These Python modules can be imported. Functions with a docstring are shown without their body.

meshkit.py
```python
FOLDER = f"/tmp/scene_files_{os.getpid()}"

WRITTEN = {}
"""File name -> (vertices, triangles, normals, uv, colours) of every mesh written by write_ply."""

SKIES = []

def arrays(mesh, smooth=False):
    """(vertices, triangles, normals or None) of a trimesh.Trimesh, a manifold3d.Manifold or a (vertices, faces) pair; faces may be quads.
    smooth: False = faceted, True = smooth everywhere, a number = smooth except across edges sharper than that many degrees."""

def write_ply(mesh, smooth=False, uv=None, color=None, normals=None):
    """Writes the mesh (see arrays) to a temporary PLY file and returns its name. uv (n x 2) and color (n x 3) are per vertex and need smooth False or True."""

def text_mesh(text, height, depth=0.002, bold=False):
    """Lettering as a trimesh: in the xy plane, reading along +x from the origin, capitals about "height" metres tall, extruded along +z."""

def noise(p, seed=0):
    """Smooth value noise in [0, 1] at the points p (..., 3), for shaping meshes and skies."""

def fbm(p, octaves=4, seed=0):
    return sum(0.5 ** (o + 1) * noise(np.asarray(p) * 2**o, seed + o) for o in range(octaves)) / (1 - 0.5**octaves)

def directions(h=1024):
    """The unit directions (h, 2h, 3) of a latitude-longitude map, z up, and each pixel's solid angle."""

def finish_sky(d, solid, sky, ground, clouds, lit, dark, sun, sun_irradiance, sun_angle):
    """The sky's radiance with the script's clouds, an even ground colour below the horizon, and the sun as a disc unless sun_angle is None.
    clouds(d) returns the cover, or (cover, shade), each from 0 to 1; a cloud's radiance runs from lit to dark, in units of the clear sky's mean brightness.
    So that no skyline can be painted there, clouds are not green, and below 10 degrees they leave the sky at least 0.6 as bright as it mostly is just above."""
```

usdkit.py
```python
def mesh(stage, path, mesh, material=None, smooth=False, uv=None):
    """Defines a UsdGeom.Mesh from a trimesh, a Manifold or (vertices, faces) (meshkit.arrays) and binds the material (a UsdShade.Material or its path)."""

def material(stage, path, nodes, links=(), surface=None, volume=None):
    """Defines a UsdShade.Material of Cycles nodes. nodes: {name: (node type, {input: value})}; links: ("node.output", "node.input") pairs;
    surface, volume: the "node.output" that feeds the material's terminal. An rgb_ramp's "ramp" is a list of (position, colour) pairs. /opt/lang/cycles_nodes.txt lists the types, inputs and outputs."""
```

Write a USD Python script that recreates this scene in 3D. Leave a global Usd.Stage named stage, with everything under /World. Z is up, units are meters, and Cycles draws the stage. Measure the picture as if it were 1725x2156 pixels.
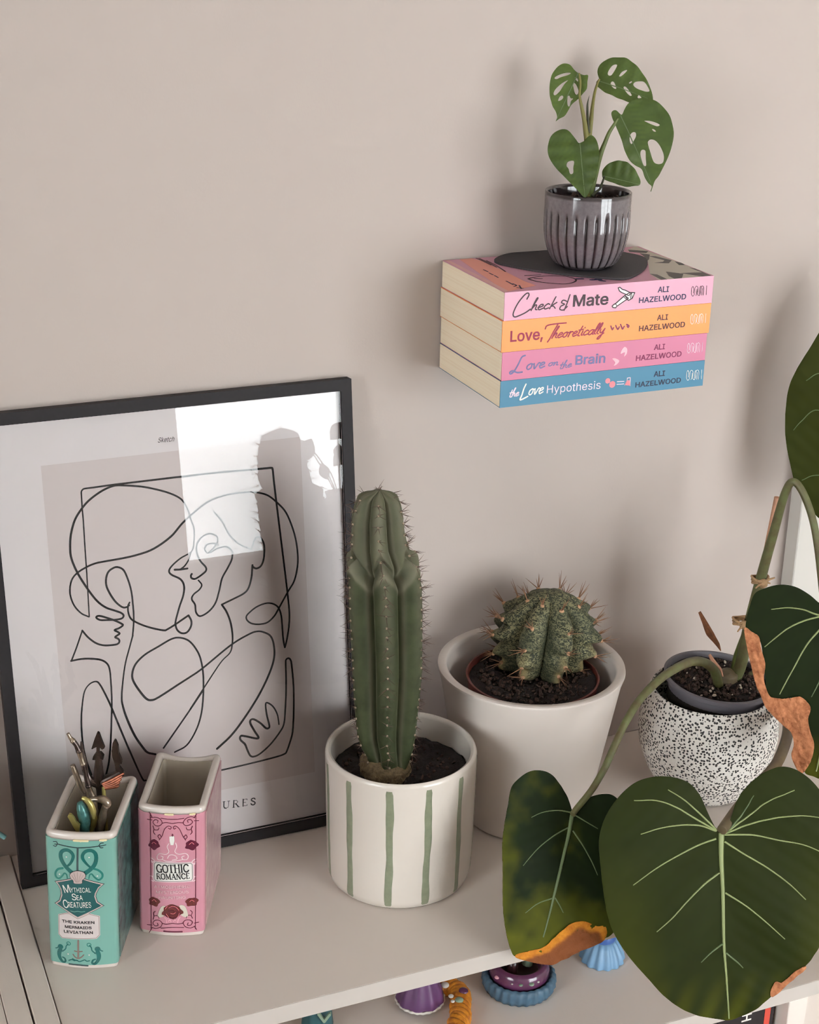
import math, random
import numpy as np, trimesh, usdkit
from meshkit import text_mesh, fbm
from pxr import Usd, UsdGeom, UsdLux, UsdShade, Sdf, Gf, Vt
from scipy.spatial import Delaunay
from shapely.geometry import Polygon, LineString, Point, MultiPolygon
from shapely.ops import unary_union
from shapely import affinity, prepare, contains_xy
import manifold3d as m3

random.seed(7); rng = np.random.default_rng(7)
stage = Usd.Stage.CreateInMemory()
UsdGeom.SetStageUpAxis(stage, 'Z'); UsdGeom.SetStageMetersPerUnit(stage, 1.0)
UsdGeom.Xform.Define(stage, '/World')

# ------------------------------------------------------------------ camera
W_, H_, FPX = 1725.0, 2156.0, 3266.37
CAM = np.array([0.0, -1.25667, 0.82491]); YAW, PITCH, ROLL = 0.39978, 0.37507, 0.01981
fw = np.array([math.sin(YAW)*math.cos(PITCH), math.cos(YAW)*math.cos(PITCH), -math.sin(PITCH)])
rt = np.cross(fw, [0, 0, 1.0]); rt /= np.linalg.norm(rt); up = np.cross(rt, fw)
rt, up = rt*math.cos(ROLL)+up*math.sin(ROLL), -rt*math.sin(ROLL)+up*math.cos(ROLL)
cam = UsdGeom.Camera.Define(stage, '/World/camera')
M = Gf.Matrix4d(*[float(x) for x in (*rt, 0, *up, 0, *(-fw), 0, *CAM, 1)])
cam.AddTransformOp().Set(M)
cam.CreateHorizontalApertureAttr(36.0); cam.CreateFocalLengthAttr(36.0*FPX/W_); cam.CreateClippingRangeAttr(Gf.Vec2f(0.05, 100))
cam.CreateExposureAttr(-1.44)

# ------------------------------------------------------------------ light: overcast sky through the window in wall_front
dome = UsdLux.DomeLight.Define(stage, '/World/sky')
dome.CreateColorAttr(Gf.Vec3f(0.97, 0.985, 1.0)); dome.CreateIntensityAttr(11.0)

# ------------------------------------------------------------------ helpers
def lin(r, g, b):
    f = lambda c: c/12.92 if c <= 0.04045 else ((c+0.055)/1.055)**2.4
    return tuple(f(x/255.0) for x in (r, g, b))
used = {}
def numbered(path):
    n = used.get(path, 0); used[path] = n+1
    return path if n == 0 else f'{path}_{n:03d}'
ORG = {}
def setd(p, label=None, cat=None, group=None, kind=None):
    for k, v in (('label', label), ('category', cat), ('group', group), ('kind', kind)):
        if v: p.SetCustomDataByKey(k, v)
def thing(name, label, cat, loc=(0, 0, 0), group=None, kind=None):
    x = UsdGeom.Xform.Define(stage, numbered('/World/'+name)); x.AddTranslateOp().Set(Gf.Vec3d(*map(float, loc)))
    p = x.GetPrim(); ORG[str(p.GetPath())] = np.array(loc, float); setd(p, label, cat, group, kind); return p
def obj(name, mesh, mat, parent=None, smooth=30, label=None, cat=None, kind=None, tint=None, group=None):
    """One Mesh prim under parent or under /World; mesh is in world coordinates."""
    base = '/World' if parent is None else str(parent.GetPath())
    path = numbered(base+'/'+name)
    if hasattr(mesh, 'to_mesh'):
        mm = mesh.to_mesh(); mesh = trimesh.Trimesh(mm.vert_properties[:, :3], mm.tri_verts, process=False)
    org = np.zeros(3) if parent is None else ORG[base]
    mesh = trimesh.Trimesh(np.asarray(mesh.vertices)-org, mesh.faces, process=False)
    g = usdkit.mesh(stage, path, mesh, MAT[mat], smooth=smooth)
    if tint is not None:
        UsdGeom.PrimvarsAPI(g).CreatePrimvar('tint', Sdf.ValueTypeNames.FloatArray, 'vertex').Set(Vt.FloatArray.FromNumpy(np.asarray(tint, np.float32)))
    p = g.GetPrim(); ORG[path] = org; setd(p, label, cat, group, kind); return p
def struct(name, mesh, mat, label=None, smooth=30):
    return obj(name, mesh, mat, None, smooth, label, None, 'structure')
def cat_(ms): return trimesh.util.concatenate([m if isinstance(m, trimesh.Trimesh) else man2tri(m) for m in ms])
def man2tri(m):
    mm = m.to_mesh(); return trimesh.Trimesh(mm.vert_properties[:, :3], mm.tri_verts, process=False)
def box(x0, x1, y0, y1, z0, z1, c=0.0008):
    c = min(c, (x1-x0)/3, (y1-y0)/3, (z1-z0)/3); P = []
    for k in range(3):
        lo, hi = np.array([x0, y0, z0], float), np.array([x1, y1, z1], float)
        for j in range(3):
            if j != k: lo[j] += c; hi[j] -= c
        P += [[(lo, hi)[a][0], (lo, hi)[b][1], (lo, hi)[d][2]] for a in (0, 1) for b in (0, 1) for d in (0, 1)]
    return trimesh.convex.convex_hull(np.array(P))
def plainbox(x0, x1, y0, y1, z0, z1):
    m = trimesh.creation.box([x1-x0, y1-y0, z1-z0]); m.apply_translation([(x0+x1)/2, (y0+y1)/2, (z0+z1)/2]); return m
def ray(px, py):
    d = fw+rt*(px-W_/2)/FPX-up*(py-H_/2)/FPX
    return d/np.linalg.norm(d)
def at(px, py, P, N):
    d = ray(px, py); P = np.array(P, float); N = np.array(N, float)
    return CAM+d*((P-CAM)@N/(d@N))
def crop(x0, y0, s):
    return lambda pts: [(x0+x/s, y0+y/s) for x, y in pts]
cA = crop(900, 80, 2.6136); cB = crop(1030, 520, 3.45); cC = crop(0, 780, 2.2115); cF = crop(660, 1000, 2.246); cG = crop(890, 1180, 3.4766)
cH = crop(1300, 960, 2.8376); cI = crop(1030, 1600, 2.482); cL = crop(1540, 640, 3.081); cR = crop(1130, 100, 5.5645)
cT = crop(130, 970, 5.39); cU = crop(340, 970, 5.0125); cV = crop(140, 1300, 5.1333); cW = crop(400, 1300, 5.132)
cX = crop(90, 1740, 6.953); cY = crop(290, 1680, 3.95); cZ = crop(120, 1520, 4.9); cN = crop(1000, 500, 3.2547); cP = crop(800, 2000, 6.1607)

def smooth_pts(pts, closed=False, n=8):
    """Centripetal-ish Catmull-Rom through the points (any dimension)."""
    P = np.array(pts, float)
    if len(P) < 3: return P
    Q = np.vstack([P[-1:], P, P[:2]]) if closed else np.vstack([2*P[0]-P[1], P, 2*P[-1]-P[-2]])
    out = []; t = np.linspace(0, 1, n, endpoint=False)[:, None]
    for i in range(1, len(Q)-2):
        a, b, c, d = Q[i-1], Q[i], Q[i+1], Q[i+2]
        out.append(0.5*((2*b)+(c-a)*t+(2*a-5*b+4*c-d)*t**2+(3*b-a-3*c+d)*t**3))
    if not closed: out.append(P[-1:])
    return np.vstack(out)
def tube(points, radii, sides=10, n=6, smooth=True):
    P = smooth_pts(points, n=n) if smooth else np.array(points, float)
    R = np.interp(np.linspace(0, 1, len(P)), np.linspace(0, 1, np.size(radii)), np.atleast_1d(radii)) if np.size(radii) > 1 else np.full(len(P), float(radii))
    T = np.gradient(P, axis=0); T /= np.linalg.norm(T, axis=1, keepdims=True)+1e-12
    a = np.cross(T[0], [0, 0, 1.0] if abs(T[0][2]) < 0.9 else [1.0, 0, 0]); a /= np.linalg.norm(a)
    A = []
    for t in T:
        a = a-t*(a@t); a /= np.linalg.norm(a)+1e-12; A.append(a.copy())
    A = np.array(A); B = np.cross(T, A); th = np.arange(sides)*2*math.pi/sides
    V = P[:, None]+R[:, None, None]*(np.cos(th)[None, :, None]*A[:, None]+np.sin(th)[None, :, None]*B[:, None])
    V = V.reshape(-1, 3); F = []
    for i in range(len(P)-1):
        for j in range(sides):
            k = (j+1) % sides; F += [[i*sides+j, i*sides+k, (i+1)*sides+k], [i*sides+j, (i+1)*sides+k, (i+1)*sides+j]]
    c0, c1 = len(V), len(V)+1; V = np.vstack([V, P[0], P[-1]]); e = (len(P)-1)*sides
    for j in range(sides):
        k = (j+1) % sides; F += [[c0, k, j], [c1, e+j, e+k]]
    return trimesh.Trimesh(V, F, process=False)
def lathe(profile, cx=0, cy=0, n=72, rfun=None, closed=False):
    """profile: (r, z) from bottom to top; rfun(theta, i) scales the radius of each profile point."""
    P = np.array(profile, float); th = np.arange(n)*2*math.pi/n
    V = []; F = []
    for i, (r, z) in enumerate(P):
        rr = r*np.ones(n) if rfun is None else r*rfun(th, i)
        V.append(np.stack([cx+rr*np.cos(th), cy+rr*np.sin(th), np.full(n, z)], 1))
    V = np.vstack(V); m = len(P)
    for i in range(m-1 if not closed else m):
        a, b = i*n, ((i+1) % m)*n
        j = np.arange(n); k = (j+1) % n
        F.append(np.stack([a+j, a+k, b+k], 1)); F.append(np.stack([a+j, b+k, b+j], 1))
    if not closed:
        c0 = len(V); V = np.vstack([V, [[cx, cy, P[0, 1]], [cx, cy, P[-1, 1]]]]); j = np.arange(n); k = (j+1) % n
        F.append(np.stack([np.full(n, c0), k, j], 1)); F.append(np.stack([np.full(n, c0+1), (m-1)*n+j, (m-1)*n+k], 1))
    return trimesh.Trimesh(V, np.vstack(F), process=False)
class Plane:
    def __init__(s, P, U, V):
        s.P = np.array(P, float); s.U = np.array(U, float)/np.linalg.norm(U); V = np.array(V, float); V -= s.U*(V@s.U)
        s.V = V/np.linalg.norm(V); s.N = np.cross(s.U, s.V)
    def px(s, pts):
        return [((q-s.P)@s.U, (q-s.P)@s.V) for q in (at(x, y, s.P, s.N) for x, y in pts)]
    def __call__(s, A):
        A = np.asarray(A, float); return s.P+A[:, :1]*s.U+A[:, 1:2]*s.V+A[:, 2:3]*s.N
class Bulge(Plane):
    """A spine face that bows outward by b over the width w."""
    w = 0.05; b = 0.004; mid = 0.003; lean = 0.0; H = 0.13
    def px(s, pts):
        P = s.P+s.N*s.mid
        return [((q-P)@s.U, (q-P)@s.V) for q in (at(x, y, P, s.N) for x, y in pts)]
    def __call__(s, A):
        A = np.array(A, float); A[:, 2] += s.b*np.clip(1-(2*(A[:, 0]-s.lean*(A[:, 1]-s.H))/s.w-1)**2, 0, 1)
        return Plane.__call__(s, A)
def polys(g):
    if g.is_empty: return []
    return [p for p in getattr(g, 'geoms', [g]) if p.geom_type == 'Polygon' and p.area > 1e-10]
def printed(g, surf, off=0.00012, th=0.00012, edge=None):
    """Flat print: shapely geometry in (u, v) metres laid on a surface."""
    ms = []
    for p in polys(g):
        m = trimesh.creation.extrude_polygon(p.simplify(0.00004), th, engine='earcut')
        if edge: m = m.subdivide_to_size(edge, max_iter=12)
        ms.append(m)
    m = cat_(ms); v = np.array(m.vertices); v[:, 2] += off
    return trimesh.Trimesh(surf(v), m.faces, process=False)
def stroke(pts, w, closed=False, n=8, smooth=True):
    P = smooth_pts(pts, closed, n) if smooth else np.array(pts, float)
    if closed: P = np.vstack([P, P[:1]])
    return LineString(P).buffer(w/2, quad_segs=4)
def vstroke(pts, ws, n=8):
    """A stroke whose width runs through ws."""
    P = smooth_pts(pts, n=n); w = np.interp(np.linspace(0, 1, len(P)), np.linspace(0, 1, len(ws)), ws)
    return unary_union([LineString(P[i:i+2]).buffer((w[i]+w[i+1])/4, quad_segs=3) for i in range(len(P)-1)])
def mesh_poly(m):
    """text_mesh outline back as a list of triangles of its front face is not needed: text stays a mesh."""
    return m
def text_on(surf, s, bl, br, top, bold=False, off=0.00012, edge=None, slant=0.0):
    """Text whose baseline runs between the pixels bl, br and whose capitals reach top (above bl)."""
    (u0, v0), (u1, v1), (ut, vt) = surf.px([bl, br, top])
    d = np.array([u1-u0, v1-v0]); L = np.linalg.norm(d); d /= L; nrm = np.array([-d[1], d[0]]); h = abs(np.dot([ut-u0, vt-v0], nrm))
    m = text_mesh(s, 1.0, 0.1, bold); v = np.array(m.vertices); x0, x1 = v[:, 0].min(), v[:, 0].max()
    X = (v[:, 0]-x0)/(x1-x0)*L; Y = v[:, 1]*h; X = X+slant*Y
    A = np.stack([u0+d[0]*X+nrm[0]*Y, v0+d[1]*X+nrm[1]*Y, off+v[:, 2]*0.001], 1)
    m = trimesh.Trimesh(A, m.faces, process=False)
    if edge: m = m.subdivide_to_size(edge, max_iter=12)
    return trimesh.Trimesh(surf(np.array(m.vertices)), m.faces, process=False)
SCRIPT = {
 'a': (.9, [[(.75,.85),(.5,1),(.15,.7),(.1,.25),(.35,0),(.65,.3),(.78,.95),(.75,.2),(.95,.05)]]),
 'c': (.8, [[(.7,.85),(.45,1),(.1,.55),(.25,.05),(.75,.2)]]),
 'e': (.8, [[(.05,.4),(.6,.65),(.6,.95),(.3,.95),(.1,.45),(.3,0),(.8,.25)]]),
 'h': (.85, [[(.1,0),(.25,1.2),(.45,2.2),(.3,2.2),(.15,1),(.1,0)], [(.12,.3),(.4,.95),(.6,.9),(.6,.2),(.85,.05)]]),
 'i': (.45, [[(.2,.95),(.2,.15),(.45,.1)], [(.3,1.5),(.33,1.58)]]),
 'k': (.85, [[(.4,2.2),(.1,0)], [(.8,1.1),(.2,.5),(.5,.45),(.85,0)]]),
 'l': (.45, [[(.1,.3),(.45,1.6),(.4,2.2),(.2,1.8),(.15,.3),(.45,.05)]]),
 'n': (.9, [[(.1,1),(.12,0),(.25,.7),(.5,1),(.65,.8),(.62,.15),(.9,.1)]]),
 'o': (.9, [[(.5,1),(.15,.75),(.12,.25),(.4,0),(.7,.3),(.65,.85),(.5,1),(.95,.8)]]),
 'r': (.7, [[(.1,.9),(.2,1),(.15,0)], [(.15,.6),(.4,1),(.65,.9)]]),
 't': (.55, [[(.35,1.9),(.2,.2),(.5,0)], [(0,1.15),(.7,1.25)]]),
 'v': (.85, [[(.05,.95),(.3,0),(.65,.95),(.9,.9)]]),
 'y': (.9, [[(.1,.95),(.2,.3),(.5,.3),(.75,1),(.55,-.8),(.2,-1),(.3,-.5),(.9,.1)]]),
 ' ': (.6, [])}
def script_text(surf, s, bl, br, xtop, w, slant=0.25):
    """Handwriting along a baseline; xtop is a pixel at x-height above bl. Returns shapely geometry in (u, v)."""
    (u0, v0), (u1, v1), (ut, vt) = surf.px([bl, br, xtop])
    d = np.array([u1-u0, v1-v0]); L = np.linalg.norm(d); d /= L; nr = np.array([-d[1], d[0]]); h = abs(np.dot([ut-u0, vt-v0], nr))
    tot = sum(SCRIPT[c][0] for c in s); x = 0; out = []
    for c in s:
        for st in SCRIPT[c][1]:
            q = []
            for a, b in st:
                X = (x+a)/tot*L+slant*b*h; Y = b*h; q.append((u0+d[0]*X+nr[0]*Y, v0+d[1]*X+nr[1]*Y))
            out.append(stroke(q, w, n=6))
        x += SCRIPT[c][0]
    return unary_union(out)
# a small roman alphabet: (width, [(thick?, polyline)...]); serifs where 's' marks a foot
ROMAN = {
 'A': (.95, [(0, [(.1,0),(.45,1)]), (1, [(.45,1),(.82,0)]), (0, [(.22,.35),(.68,.35)])], [(.1,0),(.82,0)]),
 'C': (.9, [(1, [(.8,.8),(.6,.97),(.35,.95),(.14,.7),(.12,.35),(.3,.06),(.6,.02),(.82,.2)])], []),
 'E': (.8, [(1, [(.2,0),(.2,1)]), (0, [(.2,.97),(.7,.97),(.7,.82)]), (0, [(.2,.52),(.55,.52)]), (0, [(.2,.03),(.72,.03),(.72,.2)])], []),
 'F': (.75, [(1, [(.2,0),(.2,1)]), (0, [(.2,.97),(.7,.97),(.7,.8)]), (0, [(.2,.52),(.55,.52)])], [(.2,0)]),
 'G': (.95, [(1, [(.8,.8),(.6,.97),(.35,.95),(.14,.7),(.12,.35),(.3,.06),(.6,.02),(.8,.15)]), (1, [(.8,.02),(.8,.42)])], [(.8,.42)]),
 'H': (1.0, [(1, [(.2,0),(.2,1)]), (1, [(.8,0),(.8,1)]), (0, [(.2,.52),(.8,.52)])], [(.2,0),(.2,1),(.8,0),(.8,1)]),
 'I': (.42, [(1, [(.2,0),(.2,1)])], [(.2,0),(.2,1)]),
 'M': (1.15, [(0, [(.15,0),(.18,1)]), (1, [(.18,1),(.55,.1)]), (0, [(.55,.1),(.92,1)]), (1, [(.92,1),(.96,0)])], [(.15,0),(.96,0)]),
 'N': (1.0, [(0, [(.18,0),(.18,1)]), (1, [(.18,1),(.8,0)]), (0, [(.8,0),(.8,1)])], [(.18,0),(.8,1)]),
 'O': (1.0, [(1, [(.5,.98),(.22,.88),(.12,.5),(.22,.12),(.5,.02),(.78,.12),(.88,.5),(.78,.88),(.5,.98)])], []),
 'R': (.9, [(1, [(.2,0),(.2,1)]), (0, [(.2,.97),(.55,.97),(.7,.75),(.55,.5),(.2,.5)]), (1, [(.45,.5),(.82,0)])], [(.2,0),(.82,0)]),
 'S': (.75, [(1, [(.62,.8),(.5,.97),(.25,.95),(.15,.75),(.3,.58),(.52,.45),(.64,.25),(.5,.03),(.25,.04),(.12,.22)])], []),
 'T': (.85, [(1, [(.42,0),(.42,1)]), (0, [(.05,.8),(.05,.97),(.8,.97),(.8,.8)])], [(.42,0)]),
 'U': (.95, [(1, [(.2,1),(.2,.3),(.3,.06),(.5,.02)]), (0, [(.5,.02),(.72,.1),(.78,.35),(.78,1)])], [(.2,1),(.78,1)])}
def roman_text(surf, s, bl, br, top, thick=.15, thin=.06, gap=0.0):
    (u0, v0), (u1, v1), (ut, vt) = surf.px([bl, br, top])
    d = np.array([u1-u0, v1-v0]); L = np.linalg.norm(d); d /= L; nr = np.array([-d[1], d[0]]); h = abs(np.dot([ut-u0, vt-v0], nr))
    tot = sum(ROMAN[c][0]+gap for c in s)-gap; sx = L/tot; x = 0; out = []
    def T(a, b): return (u0+d[0]*(x+a)*sx+nr[0]*b*h, v0+d[1]*(x+a)*sx+nr[1]*b*h)
    for c in s:
        for tk, st in ROMAN[c][1]:
            out.append(stroke([T(a, b) for a, b in st], h*(thick if tk else thin), smooth=len(st) > 5, n=5))
        for a, b in ROMAN[c][2]:
            out.append(LineString([T(a-.16, b), T(a+.16, b)]).buffer(h*thin/2))
        x += ROMAN[c][0]+gap
    return unary_union(out)
def poly_px(surf, pts, closed_smooth=False, n=6):
    uv = surf.px(pts); return Polygon(smooth_pts(uv, True, n) if closed_smooth else uv).buffer(0)

# ------------------------------------------------------------------ materials
MAT = {}
def mat(name, color, rough=0.5, metal=0.0, coat=0.0, spec=0.5, bump=None, vary=None, color2=None, tint=None, nodes=None, links=None, transl=0.0, sss=0.0):
    """Principled; bump = (scale, distance), vary = (scale, amount) mottles the colour, tint = colour that the mesh attribute 'tint' mixes in."""
    N = {'p': ('principled_bsdf', {'base_color': color, 'roughness': rough, 'metallic': metal, 'coat_weight': coat, 'coat_roughness': 0.08, 'specular_ior_level': spec})}
    Lk = []; src = None
    if vary:
        N['tc'] = ('texture_coordinate', {}); N['n'] = ('noise_texture', {'scale': vary[0], 'detail': 5.0, 'roughness': 0.6})
        c2 = color2 or tuple(c*(1-vary[1]) for c in color)
        N['r'] = ('rgb_ramp', {'ramp': [(0.32, c2), (0.68, color)]}); Lk += [('tc.object', 'n.vector'), ('n.fac', 'r.fac')]; src = 'r.color'
    if tint is not None:
        N['at'] = ('attribute', {'attribute': 'tint'}); N['mx'] = ('mix', {'mix_type': 'mix', 'color1': color, 'color2': tint})
        Lk.append(('at.fac', 'mx.fac'))
        if src: Lk.append((src, 'mx.color1'))
        src = 'mx.color'
    if nodes: N.update(nodes)
    if links: Lk += links
    if nodes and 'out' in nodes: src = 'out.color'
    if src: Lk.append((src, 'p.base_color'))
    if bump:
        N['tb'] = ('texture_coordinate', {}); N['nb'] = ('noise_texture', {'scale': bump[0], 'detail': 4.0}); N['b'] = ('bump', {'strength': 1.0, 'distance': bump[1]})
        Lk += [('tb.object', 'nb.vector'), ('nb.fac', 'b.height'), ('b.normal', 'p.normal')]
    surf = 'p.BSDF'
    if transl:
        N['tr'] = ('translucent_bsdf', {'color': tuple(min(1, c*1.6) for c in color)}); N['ms'] = ('mix_closure', {'fac': transl})
        Lk += [('p.BSDF', 'ms.closure1'), ('tr.BSDF', 'ms.closure2')]; surf = 'ms.closure'
        if src: Lk.append((src, 'tr.color'))
    MAT[name] = usdkit.material(stage, '/World/Looks/'+name, N, Lk, surface=surf)
def pane_mat(name, tintc=(1, 1, 1), ior=1.5):
    MAT[name] = usdkit.material(stage, '/World/Looks/'+name, {'t': ('transparent_bsdf', {'color': tintc}), 'g': ('glossy_bsdf', {'color': (1, 1, 1), 'roughness': 0.0}), 'f': ('fresnel', {'IOR': ior}), 'm': ('mix_closure', {})},
        [('f.fac', 'm.fac'), ('t.BSDF', 'm.closure1'), ('g.BSDF', 'm.closure2')], surface='m.closure')
UsdGeom.Scope.Define(stage, '/World/Looks')
mat('wall_paint', lin(191, 178, 171), 0.85, bump=(420, 0.00007), spec=0.3)
mat('room_paint', lin(242, 236, 229), 0.9)
mat('ceiling_paint', lin(248, 245, 240), 0.9)
mat('floor_wood', lin(168, 138, 110), 0.5, vary=(6, 0.3))
mat('melamine', lin(243, 231, 222), 0.42, bump=(900, 0.00006))
mat('melamine_edge', lin(205, 196, 189), 0.45)
mat('panel_white', lin(240, 237, 233), 0.5); mat('panel_paint', lin(212, 206, 199), 0.6)
mat('seam_dark', lin(60, 48, 42), 0.8)
mat('frame_black', lin(32, 28, 31), 0.6, spec=0.3, bump=(1500, 0.00005), vary=(300, 0.25))
mat('poster_paper', lin(238, 228, 227), 0.7)
mat('poster_panel', lin(224, 210, 207), 0.7)
mat('ink_black', lin(18, 14, 18), 0.6)
mat('backing', lin(150, 120, 90), 0.8)
mat('page_cream', lin(216, 196, 170), 0.8)
MAT['pages'] = usdkit.material(stage, '/World/Looks/pages', {
    'tc': ('texture_coordinate', {}), 'mp': ('mapping', {'scale': (3, 3, 900)}), 'n': ('noise_texture', {'scale': 1.0, 'detail': 3.0}),
    'r': ('rgb_ramp', {'ramp': [(0.3, lin(244, 222, 192)), (0.7, lin(252, 236, 210))]}), 'b': ('bump', {'strength': 0.25, 'distance': 0.0001}),
    'p': ('principled_bsdf', {'roughness': 0.85})},
    [('tc.object', 'mp.vector'), ('mp.vector', 'n.vector'), ('n.fac', 'r.fac'), ('r.color', 'p.base_color'), ('n.fac', 'b.height'), ('b.normal', 'p.normal')], surface='p.BSDF')
mat('cover_pink', lin(220, 160, 182), 0.4)
mat('cover_orange', lin(242, 146, 74), 0.4)
mat('cover_rose', lin(198, 114, 144), 0.4)
mat('cover_blue', lin(62, 122, 152), 0.4)
mat('print_peach', lin(238, 158, 140), 0.4); mat('print_palepink', lin(232, 178, 178), 0.4)
mat('print_maroon', lin(46, 14, 28), 0.5); mat('print_navy', lin(40, 30, 70), 0.5); mat('print_crimson', lin(140, 22, 62), 0.5)
mat('print_brown', lin(70, 22, 26), 0.5); mat('print_slate', lin(104, 104, 150), 0.5); mat('print_plum', lin(120, 24, 74), 0.5)
mat('print_white', lin(240, 236, 230), 0.5); mat('print_pinkwhite', lin(238, 214, 226), 0.5); mat('print_darkblue', lin(22, 34, 62), 0.5)
mat('print_pinkfaded', lin(236, 176, 190), 0.5); mat('print_cream', lin(214, 205, 190), 0.5); mat('print_ash', lin(74, 66, 62), 0.5)
mat('print_salmon', lin(226, 130, 140), 0.5)
mat('coaster_black', lin(56, 52, 55), 0.75, bump=(700, 0.00015))
mat('steel', lin(190, 190, 190), 0.35, metal=1.0)
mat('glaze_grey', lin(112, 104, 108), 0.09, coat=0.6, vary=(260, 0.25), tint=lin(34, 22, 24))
mat('glaze_brown', lin(66, 52, 50), 0.2, coat=0.5)
mat('soil', lin(35, 23, 22), 0.95, vary=(500, 0.6), bump=(600, 0.0015))
mat('soil_bit', lin(70, 50, 43), 0.95, vary=(300, 0.5)); mat('perlite', lin(190, 176, 160), 0.9)
mat('leaf_monstera', lin(70, 88, 38), 0.5, spec=0.3, vary=(90, 0.35), tint=lin(98, 116, 48), transl=0.12)
mat('stem_green', lin(92, 104, 52), 0.5, vary=(120, 0.25)); mat('stem_dark', lin(56, 56, 34), 0.6); mat('sheath', lin(112, 106, 52), 0.55)
mat('leaf_philo', lin(22, 33, 10), 0.62, vary=(45, 0.3), tint=lin(92, 94, 18), transl=0.06, spec=0.12)
mat('vein_pale', lin(142, 152, 100), 0.5); mat('vein_dim', lin(92, 108, 70), 0.5)
mat('dried_brown', lin(190, 126, 88), 0.8, vary=(160, 0.5), color2=lin(140, 84, 54), bump=(300, 0.001), spec=0.2)
mat('dried_orange', lin(208, 138, 44), 0.75, vary=(150, 0.4), color2=lin(176, 104, 32), bump=(300, 0.001), tint=lin(122, 70, 38), spec=0.2)
mat('petiole', lin(96, 102, 62), 0.5, vary=(70, 0.3), color2=lin(84, 72, 46))
mat('petiole_brown', lin(100, 86, 62), 0.5, vary=(80, 0.3))
mat('cane', lin(196, 144, 116), 0.7, vary=(150, 0.25)); mat('raffia', lin(186, 150, 112), 0.85, vary=(400, 0.3))
mat('dead_leaf', lin(140, 88, 56), 0.8, vary=(200, 0.4))
mat('white_ceramic', lin(236, 224, 216), 0.32, coat=0.25); mat('rim_white', lin(232, 224, 218), 0.3, coat=0.3)
mat('stripe_pot', lin(222, 212, 202), 0.28, coat=0.4, bump=(60, 0.0006)); mat('stripe_green', lin(136, 142, 118), 0.3, coat=0.4, vary=(150, 0.18))
mat('nursery_brown', lin(96, 46, 38), 0.5); mat('nursery_grey', lin(104, 100, 106), 0.5)
mat('cactus_green', lin(62, 68, 44), 0.65, vary=(60, 0.35), color2=lin(44, 50, 30), tint=lin(134, 128, 110), bump=(900, 0.0001), spec=0.25)
mat('cork', lin(126, 106, 78), 0.9, vary=(300, 0.5), bump=(400, 0.002))
mat('areole', lin(150, 134, 114), 0.9); mat('spine_dark', lin(84, 62, 52), 0.6)
mat('areole_tan', lin(186, 146, 114), 0.9); mat('spine_tan', lin(134, 96, 70), 0.6)
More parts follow.
